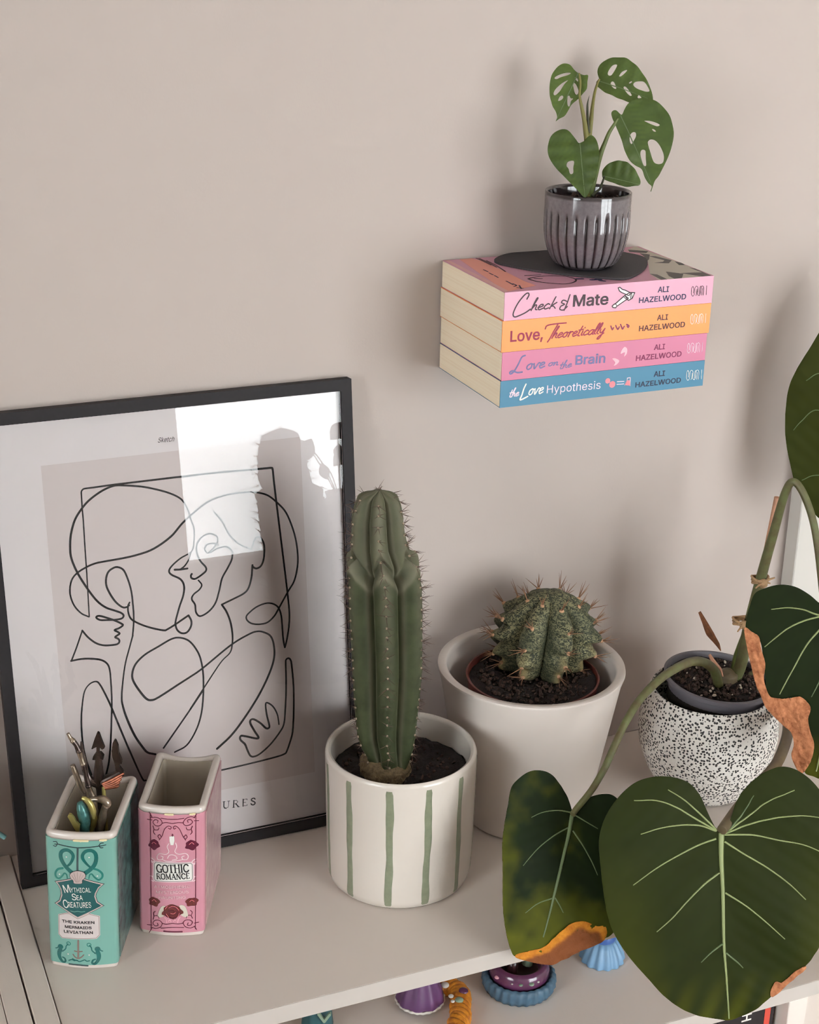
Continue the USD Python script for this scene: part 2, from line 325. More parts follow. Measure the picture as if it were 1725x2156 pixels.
# flecked cactus skin: pale bands and dots over green
MAT['flecked'] = usdkit.material(stage, '/World/Looks/flecked', {
    'tc': ('texture_coordinate', {}), 'mp': ('mapping', {'scale': (1, 1, 1.7)}), 'n': ('noise_texture', {'scale': 330.0, 'detail': 2.0, 'distortion': 1.6}),
    'n2': ('noise_texture', {'scale': 28.0, 'detail': 2.0}),
    'r': ('rgb_ramp', {'ramp': [(0.47, lin(42, 46, 32)), (0.55, lin(138, 134, 100))]}), 'r2': ('rgb_ramp', {'ramp': [(0.3, (0.12,)*3), (0.62, (1, 1, 1))]}),
    'mx': ('mix', {'color1': lin(46, 52, 36)}), 'at': ('attribute', {'attribute': 'tint'}), 'm2': ('mix', {'color2': lin(156, 140, 96)}),
    'b': ('bump', {'strength': 0.5, 'distance': 0.0006}), 'p': ('principled_bsdf', {'roughness': 0.75})},
    [('tc.object', 'mp.vector'), ('mp.vector', 'n.vector'), ('tc.object', 'n2.vector'), ('n.fac', 'r.fac'), ('n2.fac', 'r2.fac'), ('r2.color', 'mx.fac'), ('r.color', 'mx.color2'),
     ('at.fac', 'm2.fac'), ('mx.color', 'm2.color1'), ('m2.color', 'p.base_color'), ('n.fac', 'b.height'), ('b.normal', 'p.normal')], surface='p.BSDF')
# speckled planter: small black pits in a matt white glaze
MAT['speckled'] = usdkit.material(stage, '/World/Looks/speckled', {
    'tc': ('texture_coordinate', {}), 'w': ('noise_texture', {'scale': 260.0, 'detail': 1.0}), 'mw': ('mix', {'mix_type': 'linear_light', 'fac': 0.0028}),
    'v': ('voronoi_texture', {'scale': 235.0, 'randomness': 0.85}), 'rw': ('noise_texture', {'scale': 150.0}), 'ad': ('math', {'math_type': 'multiply_add', 'value2': 0.30, 'value3': -0.15}),
    'a2': ('math', {'math_type': 'add'}), 'r': ('rgb_ramp', {'ramp': [(0.33, lin(46, 42, 40)), (0.40, lin(228, 221, 214))]}), 'b': ('bump', {'strength': 0.7, 'distance': 0.0006}),
    'p': ('principled_bsdf', {'roughness': 0.7})},
    [('tc.object', 'mw.color1'), ('w.color', 'mw.color2'), ('tc.object', 'w.vector'), ('mw.color', 'v.vector'), ('tc.object', 'rw.vector'), ('rw.fac', 'ad.value1'), ('v.distance', 'a2.value1'), ('ad.result', 'a2.value2') ,
     ('a2.result', 'r.fac'), ('r.color', 'p.base_color'), ('r.color', 'b.height'), ('b.normal', 'p.normal')], surface='p.BSDF') if False else None
pane_mat('picture_glass', ior=1.34); pane_mat('window_glass', (0.95, 0.97, 0.97))
mat('teal_glaze', lin(124, 176, 164), 0.25, coat=0.5); mat('teal_dark', lin(24, 100, 96), 0.3, coat=0.4); mat('teal_mid', lin(40, 122, 112), 0.3, coat=0.4)
mat('teal_shield', lin(20, 84, 86), 0.3, coat=0.4); mat('teal_navy', lin(26, 42, 50), 0.35); mat('teal_label', lin(220, 208, 206), 0.35)
mat('shell_beige', lin(200, 180, 176), 0.4); mat('anchor_brown', lin(134, 112, 104), 0.4); mat('rope_grey', lin(66, 84, 86), 0.4)
mat('teal_cover', lin(96, 136, 130), 0.3, vary=(120, 0.6), color2=lin(52, 58, 62), coat=0.4)
mat('pink_glaze', lin(206, 142, 158), 0.25, coat=0.5); mat('pink_cover', lin(214, 186, 184), 0.3, vary=(90, 0.35), color2=lin(190, 150, 156), coat=0.4)
mat('wine', lin(92, 26, 50), 0.35); mat('rose_red', lin(112, 44, 42), 0.4, vary=(900, 0.5)); mat('print_blush', lin(238, 208, 214), 0.4); mat('grey_plate', lin(176, 166, 164), 0.4)
mat('vase_white', lin(226, 214, 206), 0.25, coat=0.4); mat('gold', lin(236, 220, 178), 0.3, coat=0.4)
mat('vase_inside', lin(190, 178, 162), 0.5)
mat('bronze', lin(92, 80, 76), 0.28, metal=0.85, vary=(160, 0.4)); mat('bone_metal', lin(176, 160, 142), 0.25, metal=0.8, vary=(160, 0.35))
mat('olive_gold', lin(190, 178, 110), 0.3, metal=0.7); mat('trinket_teal', lin(84, 140, 136), 0.3, metal=0.3, vary=(300, 0.5)); mat('copper_red', lin(150, 84, 60), 0.35, metal=0.6, vary=(250, 0.5))
mat('purple', lin(98, 58, 104), 0.45, vary=(60, 0.2)); mat('hem_white', lin(226, 218, 210), 0.6); mat('amber', lin(222, 146, 42), 0.5, vary=(200, 0.35), color2=lin(168, 96, 26))
mat('blue_flute', lin(74, 104, 126), 0.45, vary=(80, 0.3)); mat('bowl_purple', lin(96, 48, 84), 0.2, coat=0.6, vary=(70, 0.3)); mat('bowl_dark', lin(44, 20, 24), 0.3)
mat('sky_blue', lin(122, 160, 194), 0.45); mat('royal_blue', lin(62, 96, 160), 0.4); mat('jade', lin(140, 160, 138), 0.3); mat('rust', lin(140, 66, 50), 0.5); mat('deep_teal', lin(44, 88, 94), 0.5)
mat('book_black', lin(38, 34, 37), 0.5); mat('red_band', lin(206, 76, 62), 0.5); mat('turquoise', lin(150, 206, 208), 0.2, coat=0.5)
mat('sill_plant', lin(70, 100, 44), 0.5, transl=0.3)
MAT['speckled'] = usdkit.material(stage, '/World/Looks/speckled', {
    'tc': ('texture_coordinate', {}), 'v': ('voronoi_texture', {'scale': 345.0, 'randomness': 0.8}), 'n': ('noise_texture', {'scale': 620.0, 'detail': 1.0}),
    'ad': ('math', {'math_type': 'multiply_add', 'value2': 0.22, 'value3': -0.11}), 'a2': ('math', {'math_type': 'add'}),
    'r': ('rgb_ramp', {'ramp': [(0.36, lin(44, 40, 38)), (0.43, lin(230, 223, 216))]}), 'b': ('bump', {'strength': 0.7, 'distance': 0.0006}), 'p': ('principled_bsdf', {'roughness': 0.7})},
    [('tc.object', 'v.vector'), ('tc.object', 'n.vector'), ('n.fac', 'ad.value1'), ('v.distance', 'a2.value1'), ('ad.value', 'a2.value2'), ('a2.value', 'r.fac'),
     ('r.color', 'p.base_color'), ('a2.value', 'b.height'), ('b.normal', 'p.normal')], surface='p.BSDF')

# ------------------------------------------------------------------ the room
XL, XR, YF, ZF, ZC = -1.7, 3.2, -3.0, -1.06, 1.62
WX0, WX1, WZ0, WZ1 = 0.985, 2.90, -0.40, 1.42
struct('wall_back', plainbox(XL, XR, 0, 0.1, ZF, ZC), 'wall_paint')
LY0, LY1, LZ0, LZ1 = -2.80, -1.05, 0.05, 1.52
struct('wall_left', cat_([plainbox(XL-0.2, XL, YF, LY0, ZF, ZC), plainbox(XL-0.2, XL, LY1, 0, ZF, ZC), plainbox(XL-0.2, XL, LY0, LY1, ZF, LZ0), plainbox(XL-0.2, XL, LY0, LY1, LZ1, ZC)]), 'room_paint')
struct('wall_right', plainbox(XR, XR+0.1, YF, 0, ZF, ZC), 'room_paint')
struct('wall_front', cat_([plainbox(XL, WX0, YF-0.2, YF, ZF, ZC), plainbox(WX1, XR, YF-0.2, YF, ZF, ZC), plainbox(WX0, WX1, YF-0.2, YF, ZF, WZ0), plainbox(WX0, WX1, YF-0.2, YF, WZ1, ZC)]), 'room_paint')
struct('floor', plainbox(XL, XR, YF, 0, ZF-0.1, ZF), 'floor_wood')
struct('ceiling', plainbox(XL, XR, YF, 0, ZC, ZC+0.1), 'ceiling_paint')
win = thing('window_1', None, None, (WX0, YF-0.15, WZ0), kind='structure')
fy0, fy1, ft = YF-0.17, YF-0.11, 0.05
fr = [plainbox(WX0, WX0+ft, fy0, fy1, WZ0, WZ1), plainbox(WX1-ft, WX1, fy0, fy1, WZ0, WZ1), plainbox(WX0+ft, WX1-ft, fy0, fy1, WZ0, WZ0+ft), plainbox(WX0+ft, WX1-ft, fy0, fy1, WZ1-ft, WZ1)]
obj('window_frame', cat_(fr), 'panel_white', win)
mxx = 2.1
obj('mullion', plainbox(mxx-0.03, mxx+0.03, fy0, fy1, WZ0+ft, WZ1-ft), 'panel_white', win)
obj('pane', plainbox(WX0+ft, mxx-0.03, fy0+0.025, fy0+0.03, WZ0+ft, WZ1-ft), 'window_glass', win)
obj('pane', plainbox(mxx+0.03, WX1-ft, fy0+0.025, fy0+0.03, WZ0+ft, WZ1-ft), 'window_glass', win)
win2 = thing('window_2', None, None, (XL-0.15, LY0, LZ0), kind='structure')
fx0, fx1 = XL-0.17, XL-0.11; lm = (LY0+LY1)/2
obj('window_frame', cat_([plainbox(fx0, fx1, LY0, LY0+ft, LZ0, LZ1), plainbox(fx0, fx1, LY1-ft, LY1, LZ0, LZ1), plainbox(fx0, fx1, LY0+ft, LY1-ft, LZ0, LZ0+ft), plainbox(fx0, fx1, LY0+ft, LY1-ft, LZ1-ft, LZ1)]), 'panel_white', win2)
obj('mullion', plainbox(fx0, fx1, lm-0.03, lm+0.03, LZ0+ft, LZ1-ft), 'panel_white', win2)
obj('pane', plainbox(fx0+0.025, fx0+0.03, LY0+ft, lm-0.03, LZ0+ft, LZ1-ft), 'window_glass', win2)
obj('pane', plainbox(fx0+0.025, fx0+0.03, lm+0.03, LY1-ft, LZ0+ft, LZ1-ft), 'window_glass', win2)
struct('trim_2', box(XL-0.11, XL+0.10, LY0-0.05, LY1+0.05, LZ0-0.03, LZ0), 'panel_white')
struct('trim_1', box(WX0-0.05, WX1+0.05, YF-0.11, YF+0.16, WZ0-0.03, WZ0+0.0), 'panel_white')

# ------------------------------------------------------------------ the bookcase the things stand on
X1, X2, YE, ZL = 0.1187, 0.1384, -0.28995, -0.1277
bc = thing('bookcase', 'white bookcase whose top carries the pots, the picture and the book vases', 'bookcase', (0.7, -0.145, -1.06))
obj('top_board', box(X2+0.0006, 1.35, YE+0.0008, -0.001, -0.0162, 0.0, 0.0003), 'melamine', bc)
obj('edge_band', box(X2+0.0006, 1.35, YE, YE+0.0008, -0.0162, 0.0, 0.00025), 'melamine_edge', bc)
obj('side_panel', box(X1+0.0008, X2-0.0006, YE, -0.001, -1.06, 0.0022, 0.0009), 'melamine', bc)
obj('side_panel', box(1.3505, 1.37, YE, -0.001, -1.06, 0.0022, 0.0009), 'melamine', bc)
obj('shelf', box(X2+0.0006, 1.35, YE+0.0008, -0.006, ZL-0.0162, ZL, 0.0003), 'melamine', bc)
obj('edge_band', box(X2+0.0006, 1.35, YE, YE+0.0008, ZL-0.0162, ZL, 0.00025), 'melamine_edge', bc)
obj('back_panel', plainbox(X2+0.0006, 1.35, -0.006, -0.002, -1.06, -0.0165), 'melamine', bc)
obj('divider', box(0.8117, 0.8332, YE, -0.0065, -0.56, ZL-0.0164, 0.0007), 'melamine', bc)
obj('shelf', box(X2+0.0006, 1.35, YE, -0.006, -0.58, -0.56, 0.0007), 'melamine', bc)
nb = thing('bookcase', 'neighbouring white bookcase standing left of the seam at the picture edge', 'bookcase', (-0.3, -0.145, -1.06))
obj('side_panel', box(X1-0.0192, X1-0.0008, YE, -0.001, -1.06, 0.0022, 0.0009), 'melamine', nb)
obj('top_board', box(-0.7, X1-0.0197, YE, -0.001, -0.0162, 0.002, 0.0007), 'melamine', nb)
obj('side_panel', box(-0.72, -0.7006, YE, -0.001, -1.06, 0.0022, 0.0009), 'melamine', nb)
obj('back_panel', plainbox(-0.7, X1-0.0197, -0.006, -0.002, -1.06, -0.0165), 'melamine', nb)
# book in the compartment under the shelf
pk = Plane([0.80, -0.275, -0.4], [1, 0, 0], [0, 0, 1])
bk = thing('book', 'black book with white capitals and a red band, under the lower shelf', 'book', (0.78, -0.2, -0.56))
obj('cover', box(0.742, 0.8075, -0.275, -0.08, -0.56, -0.153, 0.001), 'book_black', bk)
obj('red_band', printed(Polygon([(-0.004, 0.2), (0.0025, 0.2), (0.0025, 0.2465), (-0.004, 0.2465)]), pk), 'red_band', bk)
tm = text_mesh('PH', 0.0105, 0.1, True); tv = np.array(tm.vertices)
A = np.stack([-0.0300+tv[:, 1], 0.2470+0.0045-tv[:, 0]*0.95, 0.00012+tv[:, 2]*0.001], 1)
obj('lettering', trimesh.Trimesh(pk(A), tm.faces, process=False), 'print_white', bk, smooth=False)
obj('white_panel', box(0.9665, 1.32, -0.022, -0.0015, 0.0003, 0.345, 0.001), 'panel_paint', None, label='tall white panel standing against the wall behind the philodendron', cat='panel')

# ------------------------------------------------------------------ framed line drawing leaning on the wall
FX, FY, FW, FH, FA = 0.13966, -0.0588, 0.32747, 0.42963, 0.10899
pf = Plane([FX, FY, 0.0013], [1, 0, 0], [0, math.sin(FA), math.cos(FA)])     # front face of the frame
pic = thing('picture_frame', 'black framed print of two faces in one black line, leaning on the wall', 'picture', (FX+FW/2, FY, 0))
def fbox(u0, u1, v0, v1, w0, w1, c=0.0006):
    m = box(u0, u1, v0, v1, w0, w1, c); return trimesh.Trimesh(pf(np.array(m.vertices)), m.faces, process=False)
bw, bt = 0.0102, 0.0115
def mitre(quad):
    m = trimesh.creation.extrude_polygon(Polygon(quad), bt, engine='earcut'); v = np.array(m.vertices); v[:, 2] -= bt
    return trimesh.Trimesh(pf(v), m.faces, process=False)
o4 = [(0, 0), (FW, 0), (FW, FH), (0, FH)]; i4 = [(bw, bw), (FW-bw, bw), (FW-bw, FH-bw), (bw, FH-bw)]
for k in range(4):
    obj('frame_bar', mitre([o4[k], o4[(k+1) % 4], i4[(k+1) % 4], i4[k]]), 'frame_black', pic, smooth=False)
obj('backing_board', fbox(bw+0.0002, FW-bw-0.0002, bw+0.0002, FH-bw-0.0002, -0.0105, -0.0072), 'backing', pic)
pp = Plane(pf.P-pf.N*0.0062, pf.U, pf.V)
ppr = obj('poster', fbox(bw+0.0002, FW-bw-0.0002, bw+0.0002, FH-bw-0.0002, -0.0070, -0.0062, 0.0002), 'poster_paper', pic)
(tlu, tlv), = pp.px([(86, 981)]); (bru, brv), = pp.px([(663, 1625)])
obj('printed_panel', printed(Polygon([(tlu, tlv), (bru, tlv), (bru, brv), (tlu, brv)]), pp, 0.00005, 0.00005), 'poster_panel', ppr)
lw = 0.0016
def art(name, pts, ws=(1, 1), corners=False):
    uv = pp.px(pts); obj(name, printed(vstroke(uv, [lw*w for w in ws], 6), pp, 0.00012, 0.00006), 'ink_black', ppr, smooth=False)
border = cT([(312,1770),(297,1500),(280,1220),(262,960),(245,680),(232,540),(224,400),(222,355),(235,330),(262,316),(350,305),(600,270),(900,235),(1300,187),(1450,172)]) + \
    cU([(400,145),(700,115),(870,101),(1000,90),(1130,77),(1160,76),(1173,90),(1185,200),(1212,430),(1245,700),(1285,1020),(1325,1350),(1350,1600),(1345,1750),(1325,1880),(1306,1960),(1300,1960),(1285,1880),(1275,1750),(1265,1640),(1245,1570),(1215,1530),(1160,1505),(1090,1507),(1000,1545),(920,1610),(895,1650),(910,1690),(960,1720),(1040,1725),(1120,1705),(1190,1640),(1240,1555),(1330,1390),(1400,1270),(1435,1120),(1438,980),(1415,820),(1370,670),(1310,540),(1230,450),(1130,370),(1030,338),(940,330),(870,335),(750,348),(600,385),(480,440),(350,540),(230,650)]) + \
    cT([(1330,755),(1250,850),(1130,945),(1000,1020),(850,1070),(700,1105),(500,1140),(380,1165),(275,1210),(180,1270),(120,1340),(95,1430),(98,1530),(140,1640),(220,1730),(308,1771)])
art('drawn_line', border, (.7,.8,1.1,1.2,1,1,.9,1,1,1,1.2,1,.8))
head = cU([(340,900),(345,730),(310,620),(280,520),(230,430),(170,380)]) + cT([(1200,360),(1050,320),(900,293),(700,280),(590,285),(460,340),(320,440),(230,540),(150,670),(105,830),(95,980),(110,1110),(180,1275),(290,1450),(400,1590),(500,1665),(600,1700),(670,1725),(702,1755),(680,1790),(600,1805),(520,1808),(440,1808),(395,1785),(400,1765),(440,1762),(520,1785),(600,1812),(680,1850),(692,1870),(650,1900),(600,1922),(640,1945),(655,1965),(607,2000),(640,2020),(655,2045),(640,2075),(590,2090),(480,2095),(390,2070),(300,2005),(233,1927)])
art('drawn_line', head, (.8,1,1.1,1.2,1.1,1,1.1,1.1,1.1,1))
art('drawn_line', cV([(170,145),(110,320),(54,466)]), (.8,.9))
art('drawn_line', cV([(50,470),(150,450),(250,445),(370,458),(440,500),(468,570),(480,700),(490,900),(485,1150),(475,1400),(455,1580),(425,1710)]), (1,1.1,.9,1,1))
face = cU([(340,900),(310,965),(200,1030),(110,1110),(80,1165),(110,1205),(200,1250),(238,1320),(230,1420),(190,1540),(150,1690),(150,1740),(170,1790),(215,1820),(270,1810),(310,1750),(315,1690),(287,1634)])
art('drawn_line', face, (.7,1,1.1,1,1.1,1.1))
chin = cU([(285,1632),(150,1725),(60,1780)]) + cT([(1160,1925),(1050,1905),(930,1870),(830,1825),(780,1785),(755,1720),(752,1650),(770,1608)])
art('drawn_line', chin, (1.1,1.1,1,.9))
neck = cT([(765,1640),(740,1660),(690,1662),(620,1610),(560,1530),(510,1430),(503,1340),(530,1260),(590,1215),(640,1208),(700,1240),(745,1330),(785,1460),(805,1600),(818,1800),(805,1980)]) + cV([(715,200),(680,330),(640,480),(615,640),(597,850),(610,960),(660,1110),(740,1280),(830,1410),(880,1460),(960,1478)])
art('drawn_line', neck, (1,1.1,1.1,1,.9,.8,1.3,1.2))
art('drawn_line', cU([(140,1150),(200,1148),(275,1137)]), (1.2,1)); art('drawn_line', cU([(200,1146),(245,1110),(290,1040),(310,965)]), (.9,.7))
art('drawn_line', cU([(550,535),(640,640),(680,720),(730,800),(820,880),(900,915),(958,935)]), (.9,.9))
ear = cU([(958,912),(980,840),(1015,803),(1055,825),(1085,900),(1080,1030),(1050,1110),(1000,1137),(965,1118),(960,1108),(950,1230),(920,1340),(870,1400),(760,1458),(640,1516)])
art('drawn_line', ear, (1,1.1,1.1,1))
back = cU([(637,1518),(690,1600),(730,1710),(750,1840),(745,1950),(720,2030)]) + cW([(330,490),(145,770),(0,995)]) + cV([(1475,790),(1300,1050),(1050,1410)])
art('drawn_line', back, (1.1,1.1,.7,.9,1))
nose = cU([(320,1195),(310,1215),(320,1240),(360,1245),(430,1200),(470,1160),(466,1120),(420,1070),(385,1010),(370,940),(378,870),(440,795),(520,770),(585,800),(590,860),(540,930),(490,975),(458,935),(480,885),(550,872),(604,890)])
art('drawn_line', nose, (1.1,1,.9,.9)); 
lips = cU([(520,970),(570,935),(640,910),(700,912),(745,960),(742,1040),(700,1130),(640,1240),(610,1370),(570,1500),(500,1590),(410,1640),(365,1600),(355,1520),(320,1460),(340,1410),(400,1360),(425,1310),(390,1262)])
art('drawn_line', lips, (.8,1,1,1,.8))
arm = cW([(293,1418),(450,1270),(600,1070),(750,830),(860,600),(910,430),(905,290),(870,200),(800,160),(730,150),(640,180),(440,300),(135,550)]) + cV([(1340,640),(1200,730),(1000,860),(920,893),(860,875),(780,780),(720,680),(712,600),(750,500),(850,400),(1000,310),(1130,235),(1220,218),(1320,250),(1400,340),(1450,450),(1478,620),(1478,850),(1455,1050),(1400,1220),(1300,1380),(1170,1455)])
art('drawn_line', arm, (1.3,1.2,1,1.1,1.3,1.1,1,1,.9))
leg = cV([(270,1700),(210,1530),(175,1350),(160,1130),(170,950),(195,800),(250,720),(320,692),(365,730),(430,850),(490,980),(580,1200),(700,1480),(820,1740),(860,1760)])
art('drawn_line', leg, (1,1,.7,1,1.1,.8))
hand = cW([(315,1655),(600,1590),(900,1515),(1020,1475),(1048,1440),(1080,1350),(1110,1230),(1122,1000),(1120,750),(1100,520),(1088,460),(1065,440),(1040,455),(1035,500),(1040,750),(1030,1000),(1015,1150),(970,1240),(870,1370),(760,1470),(690,1503),(650,1490),(620,1430),(595,1370),(545,1320),(550,1280),(600,1283),(738,1306),(700,1230),(655,1150),(655,1110),(690,1100),(760,1140),(820,1195),(850,1195),(858,1165),(830,1050),(818,940),(840,922),(900,965),(945,1050),(962,1155)])
art('drawn_line', hand, (1,1.1,1,1,1.2,1.2,1.1,.8))
obj('lettering', printed(roman_text(pp, 'FIGURES', (417.5,1709), (539,1694), (416,1694.5), gap=.28), pp, 0.0001, 0.00005), 'ink_black', ppr, smooth=False)
obj('lettering', text_on(pp, 'Sketch', (332,932), (366,929), (332,921.5), slant=.3), 'print_ash', ppr, smooth=False)
obj('glass', fbox(bw+0.0003, FW-bw-0.0003, bw+0.0003, FH-bw-0.0003, -0.0030, -0.0014, 0.0001), 'picture_glass', pic, smooth=False)

# ------------------------------------------------------------------ four paperbacks on a hidden wall bracket
BY = -0.131
sp = Plane([0.557, BY, 0.4277], [1, 0, 0], [0, 0, 1])
br = thing('wall_bracket', 'thin steel wall bracket hidden under the four paperbacks', 'bracket', (0.65, -0.06, 0.4265))
obj('plate', box(0.62, 0.74, -0.11, -0.0005, 0.4262, 0.4272, 0.0002), 'steel', br); obj('flange', box(0.62, 0.74, -0.0016, -0.0004, 0.405, 0.4262, 0.0002), 'steel', br)
def paperback(z0, z1, x0, x1, dy, m, label):
    t = thing('paperback', label, 'book', ((x0+x1)/2, BY/2, z0), group='paperbacks stacked against the wall')
    c = 0.0003; ya, yb = BY+dy, -0.0022
    prof = [(ya, z0), (ya, z1), (yb, z1), (yb, z1-c), (ya+0.0006, z1-c), (ya+0.0006, z0+c), (yb, z0+c), (yb, z0)]
    e = trimesh.creation.extrude_polygon(Polygon(prof), x1-x0, engine='earcut'); v = np.array(e.vertices)
    obj('cover', trimesh.Trimesh(np.stack([x0+v[:, 2], v[:, 0], v[:, 1]], 1), e.faces, process=False), m, t, smooth=False)
    obj('page_block', box(x0-0.0001, x1+0.0001, ya+0.0013, yb-0.001, z0+c+0.0001, z1-c-0.0001, 0.0003), 'pages', t, smooth=False)
    return t
b4 = paperback(0.4275, 0.4509, 0.5566, 0.7572, 0.0000, 'cover_blue', 'blue paperback with white title, bottom of the stack on the wall')
b3 = paperback(0.4511, 0.4757, 0.5570, 0.7570, 0.0000, 'cover_rose', 'rose pink paperback with slate blue title, third from the top of the stack')
b2 = paperback(0.4759, 0.5026, 0.5560, 0.7585, 0.0000, 'cover_orange', 'orange paperback with crimson title, second from the top of the stack')
b1 = paperback(0.5028, 0.5268, 0.5570, 0.7587, 0.0000, 'cover_pink', 'pink paperback with a chess piece on its spine, top of the stack')
def P1(p): return cB([p])[0]
def words(t, s, bl, brr, top, m, bold=False, slant=0): obj('lettering', text_on(sp, s, P1(bl), P1(brr), P1(top), bold, slant=slant), m, t, smooth=False)
def strokes(t, name, lst, w, m, smooth=True):
    g = unary_union([stroke(sp.px(cB(l)), w, smooth=smooth, n=6) for l in lst]); obj(name, printed(g, sp), m, t, smooth=False)
def scr(t, s, bl, brr, xt, w, m, slant=.25): obj('lettering', printed(script_text(sp, s, P1(bl), P1(brr), P1(xt), w, slant), sp), m, t, smooth=False)
for t, (ox, oy), m in ((b1, (0, 0), 'print_maroon'), (b2, (-6, 203), 'print_white'), (b3, (-30, 413), 'print_pinkwhite'), (b4, (-36, 611), 'print_white')):
    sh = lambda L: [(x+ox, y+oy) for x, y in L]
    strokes(t, 'emblem', [sh([(1472,300),(1470,340),(1480,357),(1492,340),(1496,300),(1506,284),(1518,298),(1514,338),(1525,353),(1535,338),(1539,298),(1549,282),(1560,296),(1556,350)]),
        sh([(1472,300),(1480,286),(1487,300),(1484,335)]), sh([(1502,352),(1508,340),(1511,305)]), sh([(1528,342),(1531,300),(1538,284)]), sh([(1545,350),(1549,300)]), sh([(1581,281),(1577,347)])], 0.00042, m)
words(b1, 'Mate', (608,432), (865,415), (608,352), 'print_maroon', True)
strokes(b1, 'lettering', [[(275,378),(290,348),(282,334),(258,348),(215,400),(185,455),(174,492),(186,508),(215,500),(262,478),(300,452)]], 0.0011, 'print_maroon')
scr(b1, 'heck', (300,462), (480,445), (300,424), 0.0010, 'print_maroon', .35)
strokes(b1, 'lettering', [[(566,395),(540,386),(526,404),(548,416),(522,430),(514,452),(540,457),(568,432)], [(588,346),(570,400),(545,460)]], 0.0010, 'print_maroon')
pc = [poly_px(sp, cB(q)) for q in ([(905,418),(918,412),(985,352),(1012,372),(925,432),(920,442),(900,440),(893,430)], [(985,352),(1022,330),(1058,331),(1040,372),(1012,388)], [(938,296),(950,292),(968,308),(985,312),(1036,336),(1012,352),(962,330),(946,318)])]
obj('chess_piece_print', printed(unary_union(pc), sp, 0.0001), 'print_white', b1, smooth=False)
obj('chess_piece_outline', printed(unary_union([g.boundary.buffer(0.0004) for g in pc]+[stroke(sp.px(cB(l)), 0.0006, smooth=False) for l in ([(1022,332),(1030,378)], [(1035,334),(1038,372)], [(978,362),(1002,384)], [(918,412),(930,430)])]), sp, 0.00022, 0.0001), 'print_maroon', b1, smooth=False)
words(b1, 'ALI', (1225,329), (1305,325), (1225,290), 'print_navy', True); words(b1, 'HAZELWOOD', (1088,407), (1430,378), (1088,369), 'print_navy', True)
words(b2, 'Love,', (153,688), (390,668), (153,612), 'print_crimson', True)
strokes(b2, 'lettering', [[(408,595),(418,574),(445,564),(500,556),(560,551)], [(502,557),(470,612),(442,665),(424,690)]], 0.0011, 'print_crimson')
scr(b2, 'heoretically', (452,664), (832,628), (452,628), 0.0010, 'print_crimson', .45)
strokes(b2, 'ornament_print', [[(885,574),(890,590),(896,600),(904,586)], [(920,570),(928,588),(936,598),(946,580)], [(955,562),(964,584),(970,596),(982,576)], [(1000,562),(1016,572),(1010,584),(1003,574)]], 0.0011, 'print_plum')
words(b2, 'ALI', (1220,533), (1298,527), (1220,495), 'print_brown', True); words(b2, 'HAZELWOOD', (1088,612), (1422,580), (1088,574), 'print_brown', True)
strokes(b3, 'lettering', [[(262,788),(238,800),(214,848),(184,900),(158,922),(150,912),(170,900),(205,912),(240,908)]], 0.0013, 'print_slate')
scr(b3, 'ove', (264,892), (400,876), (264,852), 0.0011, 'print_slate', .35); scr(b3, 'on', (425,866), (500,858), (425,842), 0.0008, 'print_slate', .4); scr(b3, 'the', (508,888), (598,870), (508,864), 0.0007, 'print_slate', .4)
words(b3, 'Brain', (626,855), (842,838), (626,790), 'print_slate', True)
hearts = unary_union([poly_px(sp, cB(q), True) for q in ([(965,745),(985,725),(1003,740),(1000,775),(980,795),(985,765),(955,775)], [(895,812),(915,808),(945,825),(930,850),(905,862),(915,838)])])
obj('ornament_print', printed(hearts, sp), 'print_pinkfaded', b3, smooth=False)
words(b3, 'ALI', (1198,747), (1276,741), (1198,710), 'print_plum', True); words(b3, 'HAZELWOOD', (1066,827), (1397,793), (1066,790), 'print_plum', True)
scr(b4, 'the', (142,1092), (214,1080), (142,1066), 0.0009, 'print_pinkwhite', .35)
strokes(b4, 'lettering', [[(268,996),(252,1030),(238,1075),(224,1108),(240,1106),(280,1085)]], 0.0013, 'print_white'); scr(b4, 'ove', (280,1076), (388,1062), (280,1034), 0.0011, 'print_white', .35)
words(b4, 'Hypothesis', (418,1063), (808,1028), (418,1006), 'print_pinkwhite')
obj('ornament_print', printed(unary_union([Point(*sp.px(cB([q]))[0]).buffer(r) for q, r in (((862,972), .0024), ((895,998), .0030))]+[stroke(sp.px(cB([(862,972),(895,998)])), .0008), poly_px(sp, cB([(985,1003),(1000,972),(1003,968),(1022,968),(1026,1006)]))]), sp), 'print_salmon', b4, smooth=False)
strokes(b4, 'ornament_print', [[(930,978),(980,976)], [(928,998),(978,994)], [(985,1003),(1003,966),(1004,952),(1026,948),(1024,1008)]], 0.0007, 'print_pinkwhite', smooth=False)
words(b4, 'ALI', (1196,942), (1276,935), (1196,905), 'print_darkblue', True); words(b4, 'HAZELWOOD', (1062,1020), (1392,983), (1062,985), 'print_darkblue', True)
